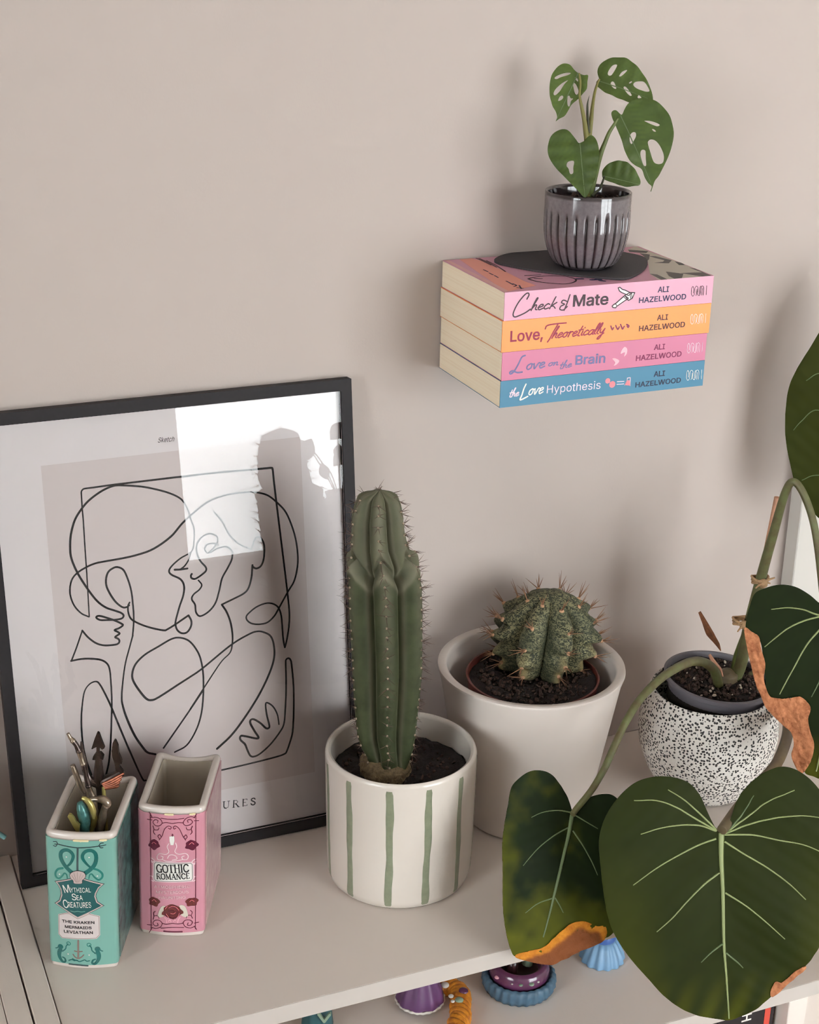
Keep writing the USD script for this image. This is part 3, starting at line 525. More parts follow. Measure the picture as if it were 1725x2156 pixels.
# front cover of the top paperback
tp = Plane([0.557, BY, 0.5268], [1, 0, 0], [0, 1, 0])
def tpoly(pts): return poly_px(tp, cN(pts)).intersection(Polygon([(0, 0), (0.2015, 0), (0.2015, 0.128), (0, 0.128)]))
obj('cover_print', printed(tpoly([(215,372),(-120,140),(-110,120),(40,160),(200,230),(340,300),(420,330)]), tp, .00005, .00005), 'print_peach', b1, smooth=False)
obj('cover_print', printed(tpoly([(205,378),(-240,140),(-225,132),(228,366)]), tp, .00012, .00005), 'print_palepink', b1, smooth=False)
def tst(lst, w, m, sm=True): obj('cover_print', printed(unary_union([stroke(tp.px(cN(l)), w, smooth=sm) for l in lst]), tp, .0002, .00005), m, b1, smooth=False)
tst([[(365,285),(420,272),(520,264),(620,268),(685,285),(690,302),(640,318),(560,318),(440,305),(365,285)], [(345,262),(450,258)], [(410,283),(460,284)]], 0.0016, 'print_maroon')
tst([[(10,143),(60,165),(110,190)], [(30,145),(90,172),(150,205)], [(80,160),(150,195),(210,235)]], 0.0014, 'print_brown')
tst([[(235,310),(262,325)], [(262,318),(285,330),(268,338)], [(290,345),(330,350)], [(305,330),(318,352)], [(215,300),(240,312)], [(60,222),(90,236)], [(100,245),(125,258)], [(135,262),(160,276)]], 0.0013, 'print_navy')
tst([[(800,292),(830,290),(850,282),(862,296),(885,300)], [(705,285),(735,285)]], 0.0040, 'print_navy')
obj('cover_print', printed(tpoly([(1040,90),(1100,60),(1190,95),(1370,160),(1500,212),(1625,265),(1500,275),(1380,288),(1260,290),(1200,250),(1190,190),(1180,130),(1120,100)]), tp, .00008, .00005), 'print_cream', b1, smooth=False)
obj('cover_print', printed(unary_union([tpoly(q) for q in ([(1050,85),(1190,95),(1175,108),(1060,100)], [(1130,110),(1200,118),(1195,150),(1180,165),(1160,130)], [(1195,128),(1240,130),(1350,158),(1330,178),(1230,175),(1290,168),(1300,158),(1230,140)], [(1470,208),(1510,215),(1628,266),(1580,272),(1410,245),(1560,240)], [(1310,235),(1430,250),(1420,280),(1370,285),(1330,265)], [(1200,250),(1250,255),(1325,290),(1280,292)], [(1370,165),(1420,175),(1440,190),(1400,190)])]), tp, .00016, .00005), 'print_ash', b1, smooth=False)
ct = smooth_pts([((q-tp.P)@tp.U, (q-tp.P)@tp.V) for q in (at(x, y, [0, 0, 0.529], [0, 0, 1]) for x, y in cA([(370,1215),(420,1190),(520,1172),(640,1165),(800,1155),(960,1155),(1080,1176),(1180,1198),(1212,1225),(1200,1262),(1150,1298),(1080,1320),(950,1313),(800,1300),(600,1275),(450,1248),(385,1232)]))], True, 6)
cpl = Polygon(ct); cm = trimesh.creation.extrude_polygon(cpl, 0.0018, engine='earcut'); v = np.array(cm.vertices); v[:, 2] += 0.00028
obj('coaster', trimesh.Trimesh(tp(v), cm.faces, process=False), 'coaster_black', None, label='black pebble-shaped coaster under the small grey pot', cat='coaster')
ZS = 0.5268+0.0021

# ------------------------------------------------------------------ soil
def soil_mesh(cx, cy, z, R, seed, amp=0.004, tilt=(0, 0)):
    rs = np.linspace(0, 1, 26)**0.8; n = 64; th = np.arange(n)*2*math.pi/n; V = [[cx, cy, z]]; F = []
    for r in rs[1:]:
        V += [[cx+R*r*math.cos(t), cy+R*r*math.sin(t), z] for t in th]
    V = np.array(V); V[:, 2] += (fbm(np.stack([V[:, 0]*160, V[:, 1]*160, np.full(len(V), seed)], 1), 4)-0.5)*2*amp+(V[:, 0]-cx)*tilt[0]+(V[:, 1]-cy)*tilt[1]
    for j in range(n): F.append([0, 1+j, 1+(j+1) % n])
    for i in range(len(rs)-2):
        a, b = 1+i*n, 1+(i+1)*n
        for j in range(n):
            k = (j+1) % n; F += [[a+j, b+j, b+k], [a+j, b+k, a+k]]
    # closed underneath
    lo = len(V); V = np.vstack([V, np.stack([cx+R*np.cos(th), cy+R*np.sin(th), np.full(n, z-0.02)], 1), [[cx, cy, z-0.02]]]); a = 1+(len(rs)-2)*n
    for j in range(n):
        k = (j+1) % n; F += [[a+j, lo+j, lo+k], [a+j, lo+k, a+k], [lo+n, lo+k, lo+j]]
    return trimesh.Trimesh(V, F, process=False)
def crumbs(cx, cy, z, R, n, seed, size=(0.0008, 0.0022), tilt=(0, 0)):
    g = np.random.default_rng(seed); ms = []
    for _ in range(n):
        r, t = R*math.sqrt(g.random())*0.95, g.random()*6.283; s = g.uniform(*size)
        m = trimesh.creation.icosphere(0, s); m.vertices = m.vertices*g.uniform(.5, 1.3, 3)@trimesh.transformations.random_rotation_matrix(g.random(3))[:3, :3]
        m.apply_translation([cx+r*math.cos(t), cy+r*math.sin(t), z+g.uniform(0, .0015)+r*math.cos(t)*tilt[0]+r*math.sin(t)*tilt[1]]); ms.append(m)
    return cat_(ms)

# ------------------------------------------------------------------ leaves
def leaf_surface(plane, outline, holes, height, th=0.0005, step=0.0035, tintf=None):
    """A leaf blade: outline in plane (u, v), lifted along the normal by height(u, v), with thickness and holes."""
    def dens(P, s):
        P = np.array(P); Q = np.vstack([P, P[:1]]); d = np.r_[0, np.cumsum(np.linalg.norm(np.diff(Q, axis=0), axis=1))]; n = max(8, int(d[-1]/s)); t = np.linspace(0, d[-1], n, endpoint=False)
        return np.stack([np.interp(t, d, Q[:, k]) for k in (0, 1)], 1)
    O = dens(outline, step*0.45); Hs = [dens(h, step*0.3) for h in holes]
    pg = Polygon(O, Hs)
    if not pg.is_valid: pg = pg.buffer(0)
    if pg.geom_type != 'Polygon': pg = max(pg.geoms, key=lambda g: g.area)
    x0, y0, x1, y1 = pg.bounds; gx, gy = np.meshgrid(np.arange(x0, x1, step), np.arange(y0, y1, step*0.87)); gx[1::2] += step/2
    inner = pg.buffer(-step*0.5); prepare(inner); keep = contains_xy(inner, gx.ravel(), gy.ravel())
    pts = np.vstack([O]+Hs+[np.stack([gx.ravel()[keep], gy.ravel()[keep]], 1)])
    tri = Delaunay(pts).simplices; c = pts[tri].mean(1); big = pg.buffer(1e-6); prepare(big); tri = tri[contains_xy(big, c[:, 0], c[:, 1])]
    a = pts[tri]; cr = (a[:, 1, 0]-a[:, 0, 0])*(a[:, 2, 1]-a[:, 0, 1])-(a[:, 1, 1]-a[:, 0, 1])*(a[:, 2, 0]-a[:, 0, 0]); tri[cr < 0] = tri[cr < 0][:, ::-1]; tri = tri[np.abs(cr) > 1e-12]
    h = height(pts[:, 0], pts[:, 1]); n = len(pts)
    top = plane(np.c_[pts, h]); bot = plane(np.c_[pts, h-th])
    e = np.sort(np.vstack([tri[:, [0, 1]], tri[:, [1, 2]], tri[:, [2, 0]]]), axis=1); ed = np.vstack([tri[:, [0, 1]], tri[:, [1, 2]], tri[:, [2, 0]]])
    _, inv, cnt = np.unique(e, axis=0, return_inverse=True, return_counts=True); rim = ed[cnt[inv.ravel()] == 1]
    F = np.vstack([tri, tri[:, ::-1]+n, np.c_[rim[:, 0], rim[:, 0]+n, rim[:, 1]], np.c_[rim[:, 1], rim[:, 0]+n, rim[:, 1]+n]])
    t = None if tintf is None else np.tile(np.clip(tintf(pts[:, 0], pts[:, 1]), 0, 1), 2)
    return trimesh.Trimesh(np.vstack([top, bot]), F, process=False), t, pg
def leaf(parent, plane, out_px, hole_px, height, matn, veins=(), vein_r=0.0007, vein_mat='vein_pale', tintf=None, step=0.0035, midrib=None, mid_r=(0.0016, 0.0005), smooth_n=5, label=None):
    out = smooth_pts(plane.px(out_px), True, smooth_n); holes = [smooth_pts(plane.px(h), True, 4) for h in hole_px]
    m, t, pg = leaf_surface(plane, out, holes, height, step=step, tintf=tintf)
    lf = obj('leaf', m, matn, parent, smooth=True, tint=t, label=label)
    def rib(name, pts, r, mt):
        uv = smooth_pts(plane.px(pts), n=8); uv = np.array([q for q in uv if pg.buffer(0.001).contains(Point(q))])
        if len(uv) < 3: return
        P = plane(np.c_[uv, height(uv[:, 0], uv[:, 1])])
        obj(name, tube(P, r, 6, smooth=False), mt, lf, smooth=True)
    if midrib: rib('midrib', midrib, mid_r, vein_mat)
    for vv in veins: rib('vein', vv, (vein_r, vein_r*.45), vein_mat if len(vv) > 3 else 'vein_dim')
    return lf
def facing(P, nrm, upv=(0, 0, 1)):
    """A plane through P with the given normal, v roughly up."""
    n = np.array(nrm, float); n /= np.linalg.norm(n); u = np.cross(upv, n); u /= np.linalg.norm(u); return Plane(P, u, np.cross(n, u))

# ------------------------------------------------------------------ small grey pot with the holed-leaf plant
GX, GY = 0.6636, -0.0700; GR, GH = 0.0375, 0.0655
gp = thing('plant_pot', 'small dark grey fluted glazed pot on the black coaster', 'pot', (GX, GY, ZS))
prof = []
for t in np.linspace(0, 1, 40):
    z = t*GH; s = t
    r = 0.0215+(GR-0.0215)*(1-(1-min(s/0.62, 1))**2.2)**0.62 if s > 0.04 else 0.0205+0.012*s
    prof.append((r, ZS+z))
inn = [(GR-0.0007, ZS+GH+0.0006), (GR-0.0022, ZS+GH), (GR-0.0032, ZS+GH-0.002), (GR-0.004, ZS+GH-0.012), (GR-0.006, ZS+GH-0.026)]
NF = 26; az = math.atan2(CAM[1]-GY, CAM[0]-GX)
def groove(th):
    ph = ((th-az)*NF/(2*math.pi)) % 1.0; d = np.minimum(ph, 1-ph); return np.exp(-(d/0.13)**2)
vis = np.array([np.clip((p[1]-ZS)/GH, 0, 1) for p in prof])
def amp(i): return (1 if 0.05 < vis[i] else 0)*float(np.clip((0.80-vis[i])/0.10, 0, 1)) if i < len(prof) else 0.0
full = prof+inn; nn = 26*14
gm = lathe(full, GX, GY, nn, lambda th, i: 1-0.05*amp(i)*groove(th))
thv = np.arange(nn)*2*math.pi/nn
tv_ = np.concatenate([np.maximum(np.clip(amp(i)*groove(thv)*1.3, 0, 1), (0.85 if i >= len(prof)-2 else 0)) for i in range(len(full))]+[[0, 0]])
obj('body', gm, 'glaze_grey', gp, smooth=True, tint=tv_)
obj('foot', lathe([(0.0196, ZS-0.0001), (0.0205, ZS+0.0015), (0.0203, ZS+0.003)], GX, GY, 60), 'vase_white', gp)
obj('soil', soil_mesh(GX, GY, ZS+GH-0.009, GR-0.0042, 3, 0.002), 'soil', gp, smooth=True)
obj('soil_crumbs', cat_([crumbs(GX, GY, ZS+GH-0.008, GR-0.006, 90, 5)]), 'soil_bit', gp, kind='stuff')
ms_ = thing('monstera_plant', 'small plant with holed heart-shaped leaves in the grey fluted pot', 'plant', (GX, GY, ZS+GH-0.009))
view = -ray(1270, 300)
def mleaf(px, holes, y, nadd, bend, tintk=0.0, fold=0.15, name=None, axis=None):
    c = np.mean(px, axis=0); P = at(c[0], c[1], [0, y, 0], [0, 1, 0]); pl = facing(P, view+np.array(nadd))
    (a0, b0), (a1, b1) = pl.px(axis); ax = np.array([a1-a0, b1-b0]); L = np.linalg.norm(ax); ax /= L; nr = np.array([-ax[1], ax[0]])
    def h(u, v):
        s = ((u-a0)*ax[0]+(v-b0)*ax[1])/L; t = np.abs((u-a0)*nr[0]+(v-b0)*nr[1]); w = (u-a0)*nr[0]+(v-b0)*nr[1]
        return fold*(t-0.01)-bend*L*(s-0.5)**2+0.0006*np.sin(s*26)*np.clip(t/0.008, 0, 1)
    def tf(u, v):
        s = ((u-a0)*ax[0]+(v-b0)*ax[1]); t = np.abs((u-a0)*nr[0]+(v-b0)*nr[1])
        return tintk+0.35*(0.5+0.5*np.sin((s-t*0.7)*1400))*np.clip((t-.002)/.006, 0, 1)*np.clip(1-t/.03, 0, 1)
    lf = leaf(ms_, pl, px, holes, h, 'leaf_monstera', tintf=tf, step=0.0022, midrib=[axis[0], ((axis[0][0]+axis[1][0])/2, (axis[0][1]+axis[1][1])/2), axis[1]], mid_r=(0.0006, 0.0002), vein_mat='vein_dim')
    return pl
LA = cR([(485,290),(440,250),(400,200),(350,182),(300,190),(240,235),(190,300),(165,370),(152,460),(155,560),(175,640),(190,690),(225,745),(242,800),(235,840),(224,860),(270,828),(330,798),(370,740),(410,670),(480,610),(545,540),(590,480),(597,400),(606,317),(560,318),(520,305)])
HA = [cR(h) for h in ([(210,365),(235,335),(300,305),(370,292),(405,297),(370,320),(290,345),(240,372)], [(200,550),(215,500),(260,450),(320,405),(372,378),(330,425),(300,470),(270,515),(225,558)], [(428,415),(450,412),(475,450),(492,500),(490,530),(472,553),(450,530),(435,470)], [(255,622),(270,580),(300,560),(315,580),(295,610)], [(365,575),(385,560),(400,590),(432,598),(405,625),(390,680),(375,688),(362,650)], [(450,345),(470,345),(488,375),(485,395),(460,370)], [(505,355),(520,380),(522,405),(508,385)])]
mleaf(LA, HA, -0.062, (0.05, 0, 0.15), 0.12, 0.25, axis=cR([(490,290),(228,855)]))
LB = cR([(735,352),(715,280),(725,220),(770,165),(850,130),(950,120),(1040,132),(1110,170),(1190,240),(1260,330),(1320,430),(1355,520),(1368,610),(1335,650),(1240,655),(1150,650),(1080,638),(990,605),(890,560),(800,515),(730,460),(702,420),(702,385),(718,364)])
HB = [cR(h) for h in ([(835,300),(850,260),(890,210),(930,195),(945,210),(920,260),(880,315),(850,322)], [(968,335),(1000,290),(1050,265),(1062,272),(1020,315),(985,340)], [(870,410),(885,388),(910,400),(935,460),(930,480),(905,470),(880,440)], [(1020,460),(1040,450),(1080,490),(1115,545),(1108,562),(1075,545),(1040,500)], [(1135,435),(1160,400),(1220,392),(1270,410),(1322,480),(1318,506),(1260,505),(1180,475)], [(1080,415),(1110,395),(1122,402),(1100,420)], [(1185,580),(1200,548),(1232,578),(1210,590)])]
mleaf(LB, HB, -0.050, (0, 0, 0.35), 0.15, 0.18, axis=cR([(735,380),(1350,600)]))
LC = cR([(990,776),(1012,780),(1040,720),(1080,655),(1140,610),(1220,590),(1300,595),(1380,620),(1450,670),(1520,750),(1570,850),(1597,970),(1595,1080),(1570,1200),(1520,1330),(1480,1420),(1440,1500),(1395,1560),(1375,1620),(1354,1685),(1346,1682),(1360,1625),(1320,1590),(1275,1520),(1250,1450),(1225,1415),(1160,1380),(1090,1320),(1040,1220),(1000,1090),(960,980),(925,900),(900,840),(885,770),(905,735),(945,732)])
HC = [cR(h) for h in ([(1265,858),(1330,862),(1400,885),(1440,910),(1410,925),(1350,905),(1290,875)], [(1350,958),(1375,960),(1400,985),(1375,985)], [(1095,1060),(1110,1010),(1140,990),(1165,1000),(1168,1040),(1145,1090),(1120,1130),(1100,1110)], [(1220,1250),(1230,1205),(1260,1198),(1280,1220),(1285,1300),(1290,1380),(1265,1385),(1240,1330)], [(1305,1110),(1330,1080),(1370,1082),(1410,1110),(1460,1180),(1490,1260),(1485,1340),(1450,1365),(1400,1360),(1370,1330),(1340,1240),(1315,1170)])]
mleaf(LC, HC, -0.078, (0.15, 0, 0.05), 0.14, 0.10, axis=cR([(990,790),(1355,1600)]))
LD = cR([(490,1110),(460,1070),(420,1020),(380,975),(340,953),(280,958),(210,1000),(160,1070),(137,1160),(140,1260),(180,1350),(250,1440),(330,1520),(400,1590),(440,1630),(490,1680),(545,1740),(575,1748),(605,1710),(640,1640),(680,1560),(720,1420),(735,1290),(730,1180),(700,1080),(650,1025),(600,1040),(560,1085),(520,1105)])
HD = [cR([(352,1385),(370,1340),(430,1325),(440,1350),(430,1400),(430,1470),(395,1482),(375,1420)])]
mleaf(LD, HD, -0.092, (-0.1, 0, 0.25), 0.05, 0.0, fold=0.2, axis=cR([(505,1112),(565,1740)]))
LE = cR([(775,1465),(785,1420),(830,1370),(900,1335),(970,1328),(1040,1340),(1110,1380),(1170,1450),(1210,1520),(1225,1570),(1212,1605),(1150,1615),(1080,1628),(1010,1620),(930,1590),(850,1560),(790,1530)])
mleaf(LE, [], -0.078, (0.2, 0, 0.3), 0.1, 0.05, axis=cR([(785,1500),(1215,1600)]))
def stem(parent, name, px, ys, r, m, n=6, sides=8):
    yy = np.interp(np.linspace(0, 1, len(px)), np.linspace(0, 1, len(ys)), ys)
    return obj(name, tube([at(x, y, [0, b, 0], [0, 1, 0]) for (x, y), b in zip(px, yy)], r, sides, n), m, parent, smooth=True)
stem(ms_, 'petiole', cR([(500,300),(515,420),(505,560),(530,700),(560,850),(580,1000),(592,1150),(600,1740)]), (-0.064, -0.074, -0.072), (0.0008, 0.0012, 0.0022, 0.0028), 'sheath')
stem(ms_, 'petiole', cR([(735,375),(710,430),(680,540),(655,700),(640,850),(622,1000),(612,1200),(605,1740)]), (-0.052, -0.066, -0.070), (0.0009, 0.0013, 0.0022, 0.0026), 'sheath')
stem(ms_, 'petiole', cR([(955,830),(915,895),(850,1000),(800,1120),(760,1220),(720,1350),(690,1480),(650,1650),(615,1740)]), (-0.080, -0.080, -0.072), (0.0012, 0.0018, 0.0026, 0.0026), 'stem_green')
stem(ms_, 'petiole', cR([(795,1510),(785,1545),(765,1600),(740,1660),(690,1700),(650,1740)]), (-0.079, -0.075), (0.0008, 0.0012), 'stem_dark')
stem(ms_, 'new_shoot', cR([(620,562),(600,650),(598,740),(603,870),(610,1000)]), (-0.070, -0.071), (0.0001, 0.0009, 0.0012, 0.0016), 'stem_dark')

# ------------------------------------------------------------------ striped pot and the tall cactus
SX, SY, SH = 0.4644, -0.1488, 0.1294
st = thing('plant_pot', 'white ceramic pot with painted sage green stripes holding the tall cactus', 'pot', (SX, SY, 0))
R1, R2 = 0.0672, 0.0655
sprof = [(0.056, 0.0004), (0.060, 0.0008), (R2-0.0018, 0.004), (R2-0.0004, 0.010), (R2+0.0004, 0.03), (R1-0.0004, 0.09), (R1, SH-0.004), (R1-0.0008, SH-0.001), (R1-0.0028, SH), (R1-0.0048, SH-0.001), (R1-0.0058, SH-0.004), (R1-0.0062, SH-0.03), (R1-0.0065, 0.02)]
obj('body', lathe(sprof, SX, SY, 96, lambda th, i: 1+0.004*np.sin(2*th+1)+0.003*np.sin(5*th+i*.7)), 'stripe_pot', st, smooth=50)
azs = math.atan2(CAM[1]-SY, CAM[0]-SX)
for k, off in enumerate((-71, -40.5, -7.5, 21.5, 52, 86, 120, 152, 185, 218, 250)):
    a = azs+math.radians(off); zs = np.linspace(0.003, SH-0.006, 34); g = np.random.default_rng(40+k); ph = g.random(3)*6
    wob = 0.0004*np.sin(zs*45+ph[0])+0.0003*np.sin(zs*110+ph[1]); hw = 0.0038+0.0004*np.sin(zs*90+ph[2])+0.0002*np.sin(zs*230+ph[0])
    hw[0] *= .7; hw[-1] *= .75; V = []; F = []
    for i, z in enumerate(zs):
        rz = np.interp(z, [p[1] for p in sprof[:8]], [p[0] for p in sprof[:8]])
        for j in range(7):
            d = (wob[i]+(j/3-1)*hw[i])/rz; t = a+d
            rr = rz*(1+0.004*math.sin(2*t+1)+0.003*math.sin(5*t+np.interp(z, [p[1] for p in sprof[:8]], range(8))*.7))+(0.0003 if 0 < j < 6 else -0.0003)
            V.append([SX+rr*math.cos(t), SY+rr*math.sin(t), z])
    for i in range(len(zs)-1):
        for j in range(6):
            q = i*7+j; F += [[q, q+1, q+8], [q, q+8, q+7]]
    obj('stripe', trimesh.Trimesh(V, F, process=False), 'stripe_green', st, smooth=True)
ZSO = 0.1055
obj('soil', soil_mesh(SX, SY, ZSO, R1-0.0068, 11, 0.003), 'soil', st, smooth=True)
obj('soil_crumbs', cat_([crumbs(SX, SY, ZSO+.001, R1-0.012, 160, 15)]), 'soil_bit', st, kind='stuff')
ca = thing('tall_cactus', 'tall green ribbed column cactus with short spines in the striped pot', 'cactus', (0.449, SY, ZSO))
sil = [(80,262,362),(92,228,385),(110,205,405),(150,188,421),(200,174,432),(280,170,440),(330,166,450),(400,160,490),(500,163,508),(600,165,511),(700,171,511),(800,177,511),(900,181,510),(1000,187,501),(1100,195,491),(1200,205,480),(1270,228,472),(1310,248,462),(1370,262,455),(1420,268,450)]
Zs, Cs, Rs = [], [], []
for y, l, r in sil:
    a, b = (at(*p, [0, SY, 0], [0, 1, 0]) for p in cF([(l, y), (r, y)])); Zs.append((a[2]+b[2])/2); Cs.append((a[0]+b[0])/2); Rs.append((b[0]-a[0])/2)
o_ = np.argsort(Zs); Zs, Cs, Rs = np.array(Zs)[o_], np.array(Cs)[o_], np.array(Rs)[o_]
NRB = 6; azc = math.atan2(CAM[1]-SY, CAM[0]-0.449)+math.radians(2)
def rho(th):
    ph = ((th-azc)*NRB/(2*math.pi)+0.5) % 1.0-0.5; t = np.abs(ph)*2
    return 1-0.45*np.clip(t, 0, 1)**2.1, t
tt = np.linspace(0, 2*math.pi, 720); fac = np.max(rho(tt)[0]*np.abs(np.sin(tt-azc)))/math.cos(math.atan2(0.449, 1.108))
nz, nt = 260, 192; zz = np.linspace(ZSO-0.012, Zs[-1]+0.0015, nz); th = np.arange(nt)*2*math.pi/nt
rh, tg = rho(th); V = np.zeros((nz, nt, 3)); T = np.zeros((nz, nt))
ZB = float(at(*cF([(310, 385)])[0], [0, SY, 0], [0, 1, 0])[2])
for i, z in enumerate(zz):
    R = np.interp(z, Zs, Rs)/fac; cx = np.interp(z, Zs, Cs)
    if z > Zs[-1]-0.004: R *= math.sqrt(max(0.0, 1-((z-Zs[-1]+0.004)/0.0056)**2))
    zb = ZB-0.022*tg**1.2; d = (z-zb)/0.004
    up_ = 1/(1+np.exp(-np.clip(d*1.6, -30, 30))); lip = np.exp(-((d+1.0)/1.0)**2); dip = np.exp(-((d-1.2)/1.1)**2)
    # new growth narrower than the shoulder of the old ribs
    scale = 1-0.06*up_+0.05*lip-0.23*dip*(0.55+0.45*(1-tg))
    # the central flat of each rib and small waves at the areoles
    wav = 1+0.012*np.cos((z-0.1)*2*math.pi/0.0095)*np.exp(-(tg/0.25)**2)
    rr = R*rh*scale*wav
    deep = np.clip((ZSO+0.03-z)/0.03, 0, 1); rr = rr*(1-deep)+R*0.86*deep*(1+0.05*np.sin(th*7+z*300))
    V[i] = np.stack([cx+rr*np.cos(th), SY+rr*np.sin(th), np.full(nt, z)], 1)
    T[i] = np.clip(0.30*up_+0.45*np.exp(-((tg-0.80)/0.10)**2)*(z < 1)+0.35*np.exp(-(tg/0.3)**2)*np.clip((z-0.18)/0.1, 0, 1)+0.5*lip, 0, 1)*0.75
F = []
for i in range(nz-1):
    j = np.arange(nt); k = (j+1) % nt; F.append(np.stack([i*nt+j, i*nt+k, (i+1)*nt+k], 1)); F.append(np.stack([i*nt+j, (i+1)*nt+k, (i+1)*nt+j], 1))
VV = np.vstack([V.reshape(-1, 3), [V[-1].mean(0)], [V[0].mean(0)]]); j = np.arange(nt); k = (j+1) % nt
F.append(np.stack([(nz-1)*nt+j, (nz-1)*nt+k, np.full(nt, nz*nt)], 1)); F.append(np.stack([k, j, np.full(nt, nz*nt+1)], 1))
obj('body', trimesh.Trimesh(VV, np.vstack(F), process=False), 'cactus_green', ca, smooth=True, tint=np.r_[T.ravel(), 0, 0])
def spine_mesh(p, d, L, r):
    return tube([p, p+d*L*.5, p+d*L], (r, r*.7, r*.15), 5, smooth=False)
sm_, am_ = [], []
g = np.random.default_rng(21)
for q in range(NRB):
    a = azc+q*2*math.pi/NRB
    for z in np.arange(ZSO+0.016, Zs[-1]-0.003, 0.0095):
        z = z+g.uniform(-.0012, .0012); R = np.interp(z, Zs, Rs)/fac*(0.95 if z > ZB else 1.0)
        if z > Zs[-1]-0.004: R *= 0.8
        c = np.array([np.interp(z, Zs, Cs)+R*math.cos(a), SY+R*math.sin(a), z]); rad = np.array([math.cos(a), math.sin(a), 0]); tan = np.array([-math.sin(a), math.cos(a), 0])
        b = trimesh.creation.icosphere(1, 0.0011); b.vertices *= [1, 1, 1.0]; b.apply_translation(c); am_.append(b)
        for _ in range(g.integers(3, 6)):
            d = rad*g.uniform(.25, 1)+tan*g.uniform(-1, 1)*.9+np.array([0, 0, 1])*g.uniform(-.7, .7); d /= np.linalg.norm(d)
            sm_.append(spine_mesh(c, d, g.uniform(.006, .0125)*(0.75 if z < 0.2 else 1), 0.00028))
for _ in range(8):
    d = np.array([g.uniform(-.7, .7), g.uniform(-.7, .7), 1]); d /= np.linalg.norm(d); sm_.append(spine_mesh(np.array([Cs[-1], SY, Zs[-1]]), d, .006, .00025))
obj('areoles', cat_(am_), 'areole', ca, kind='stuff'); obj('spines', cat_(sm_), 'spine_dark', ca, kind='stuff')
ck = trimesh.creation.icosphere(3, 1.0); nv = np.array(ck.vertices); nv *= (1+0.25*(fbm(nv*3+7)-0.5)*2)[:, None]
nv = nv*[0.0225, 0.0225, 0.016]+[0.4495, SY, ZSO+0.005]
obj('corky_base', trimesh.Trimesh(nv, ck.faces, process=False), 'cork', ca, smooth=True)

# ------------------------------------------------------------------ big white pot and the round cactus
BX, BYP, BH = 0.6174, -0.0975, 0.1600
wp = thing('plant_pot', 'large plain white tapered pot holding the round cactus', 'pot', (BX, BYP, 0))
Ra, Rb = 0.0890, 0.0610
wprof = [(Rb-0.006, 0.0004), (Rb-0.002, 0.001), (Rb, 0.004), (Ra-0.0035, BH-0.012), (Ra-0.0005, BH-0.003), (Ra-0.001, BH-0.0008), (Ra-0.003, BH), (Ra-0.0075, BH-0.0003), (Ra-0.0095, BH-0.002), (Ra-0.0100, BH-0.006), (Ra-0.0155, BH-0.05), (Rb-0.006, 0.02)]
obj('body', lathe(wprof, BX, BYP, 128), 'white_ceramic', wp, smooth=45)
NX, NY, NZ, NR = 0.6195, -0.0975, 0.1470, 0.0625
npot = thing('nursery_pot', 'brown plastic nursery pot of soil inside the large white pot', 'pot', (NX, NY, 0.03))
obj('wall', lathe([(NR-0.018, 0.03), (NR, NZ-0.001), (NR+0.0006, NZ), (NR-0.001, NZ+0.0004), (NR-0.0022, NZ-0.001), (NR-0.019, 0.032)], NX, NY, 96), 'nursery_brown', npot, smooth=45)
obj('soil', soil_mesh(NX, NY, NZ-0.004, NR-0.0022, 31, 0.0035), 'soil', npot, smooth=True)
obj('soil_crumbs', cat_([crumbs(NX, NY, NZ-0.003, NR-0.006, 420, 33, (0.0008, 0.0026))]), 'soil_bit', npot, kind='stuff')
rc = thing('round_cactus', 'squat round cactus with pale flecks and tan spines in the large white pot', 'cactus', (0.6395, -0.076, NZ-0.004))
NB = 8; nz, nt = 110, 256; th = np.arange(nt)*2*math.pi/nt; CX, CYY, Z0, HH, RR = 0.6390, -0.0770, NZ-0.009, 0.0815, 0.0480
aza = math.atan2(CAM[1]-CYY, CAM[0]-CX)+math.radians(-20)
ph = ((th-aza)*NB/(2*math.pi)+0.5) % 1-0.5; tg = np.abs(ph)*2; rib = 1.05-0.44*np.clip(tg, 0, 1)**1.8; V = np.zeros((nz, nt, 3)); T = np.zeros((nz, nt))
lean = np.array([0.003, 0.0, 0])
for i, s in enumerate(np.linspace(0, 1, nz)):
    z = Z0+HH*s; R = RR*(max(0.0, 1-abs((s-0.52)/(0.60 if s < .52 else 0.485))**2.4))**0.5
    notch = 1-0.09*np.cos(s*2*math.pi*4.2+0.8*np.sin(th*3))*np.exp(-(tg/0.5)**2); wv = 1+0.04*np.sin(th*3+s*6)
    rr = R*(rib if s < 0.95 else 1-(1-rib)*max(0.2, (1-s)/0.05))*notch*wv; c = lean*(s-.3)*3
    V[i] = np.stack([CX+c[0]+rr*np.cos(th), CYY+rr*np.sin(th), np.full(nt, z)-0.010*s**2*(rr/RR)**2], 1)
    T[i] = np.clip(0.75*np.exp(-(tg/0.22)**2)*np.clip((0.55-s)/0.3, 0, 1), 0, 1)
V[..., :] += (fbm(V.reshape(-1, 3)*90, 3).reshape(nz, nt, 1)-0.5)*0.004*np.stack([np.cos(th), np.sin(th), 0*th], 1)[None]
F = []
for i in range(nz-1):
    j = np.arange(nt); k = (j+1) % nt; F.append(np.stack([i*nt+j, i*nt+k, (i+1)*nt+k], 1)); F.append(np.stack([i*nt+j, (i+1)*nt+k, (i+1)*nt+j], 1))
j = np.arange(nt); k = (j+1) % nt; F.append(np.stack([(nz-1)*nt+j, (nz-1)*nt+k, np.full(nt, nz*nt)], 1)); F.append(np.stack([k, j, np.full(nt, nz*nt+1)], 1))
obj('body', trimesh.Trimesh(np.vstack([V.reshape(-1, 3), [V[-1].mean(0)], [V[0].mean(0)]]), np.vstack(F), process=False), 'flecked', rc, smooth=True, tint=np.r_[T.ravel(), 0, 0])
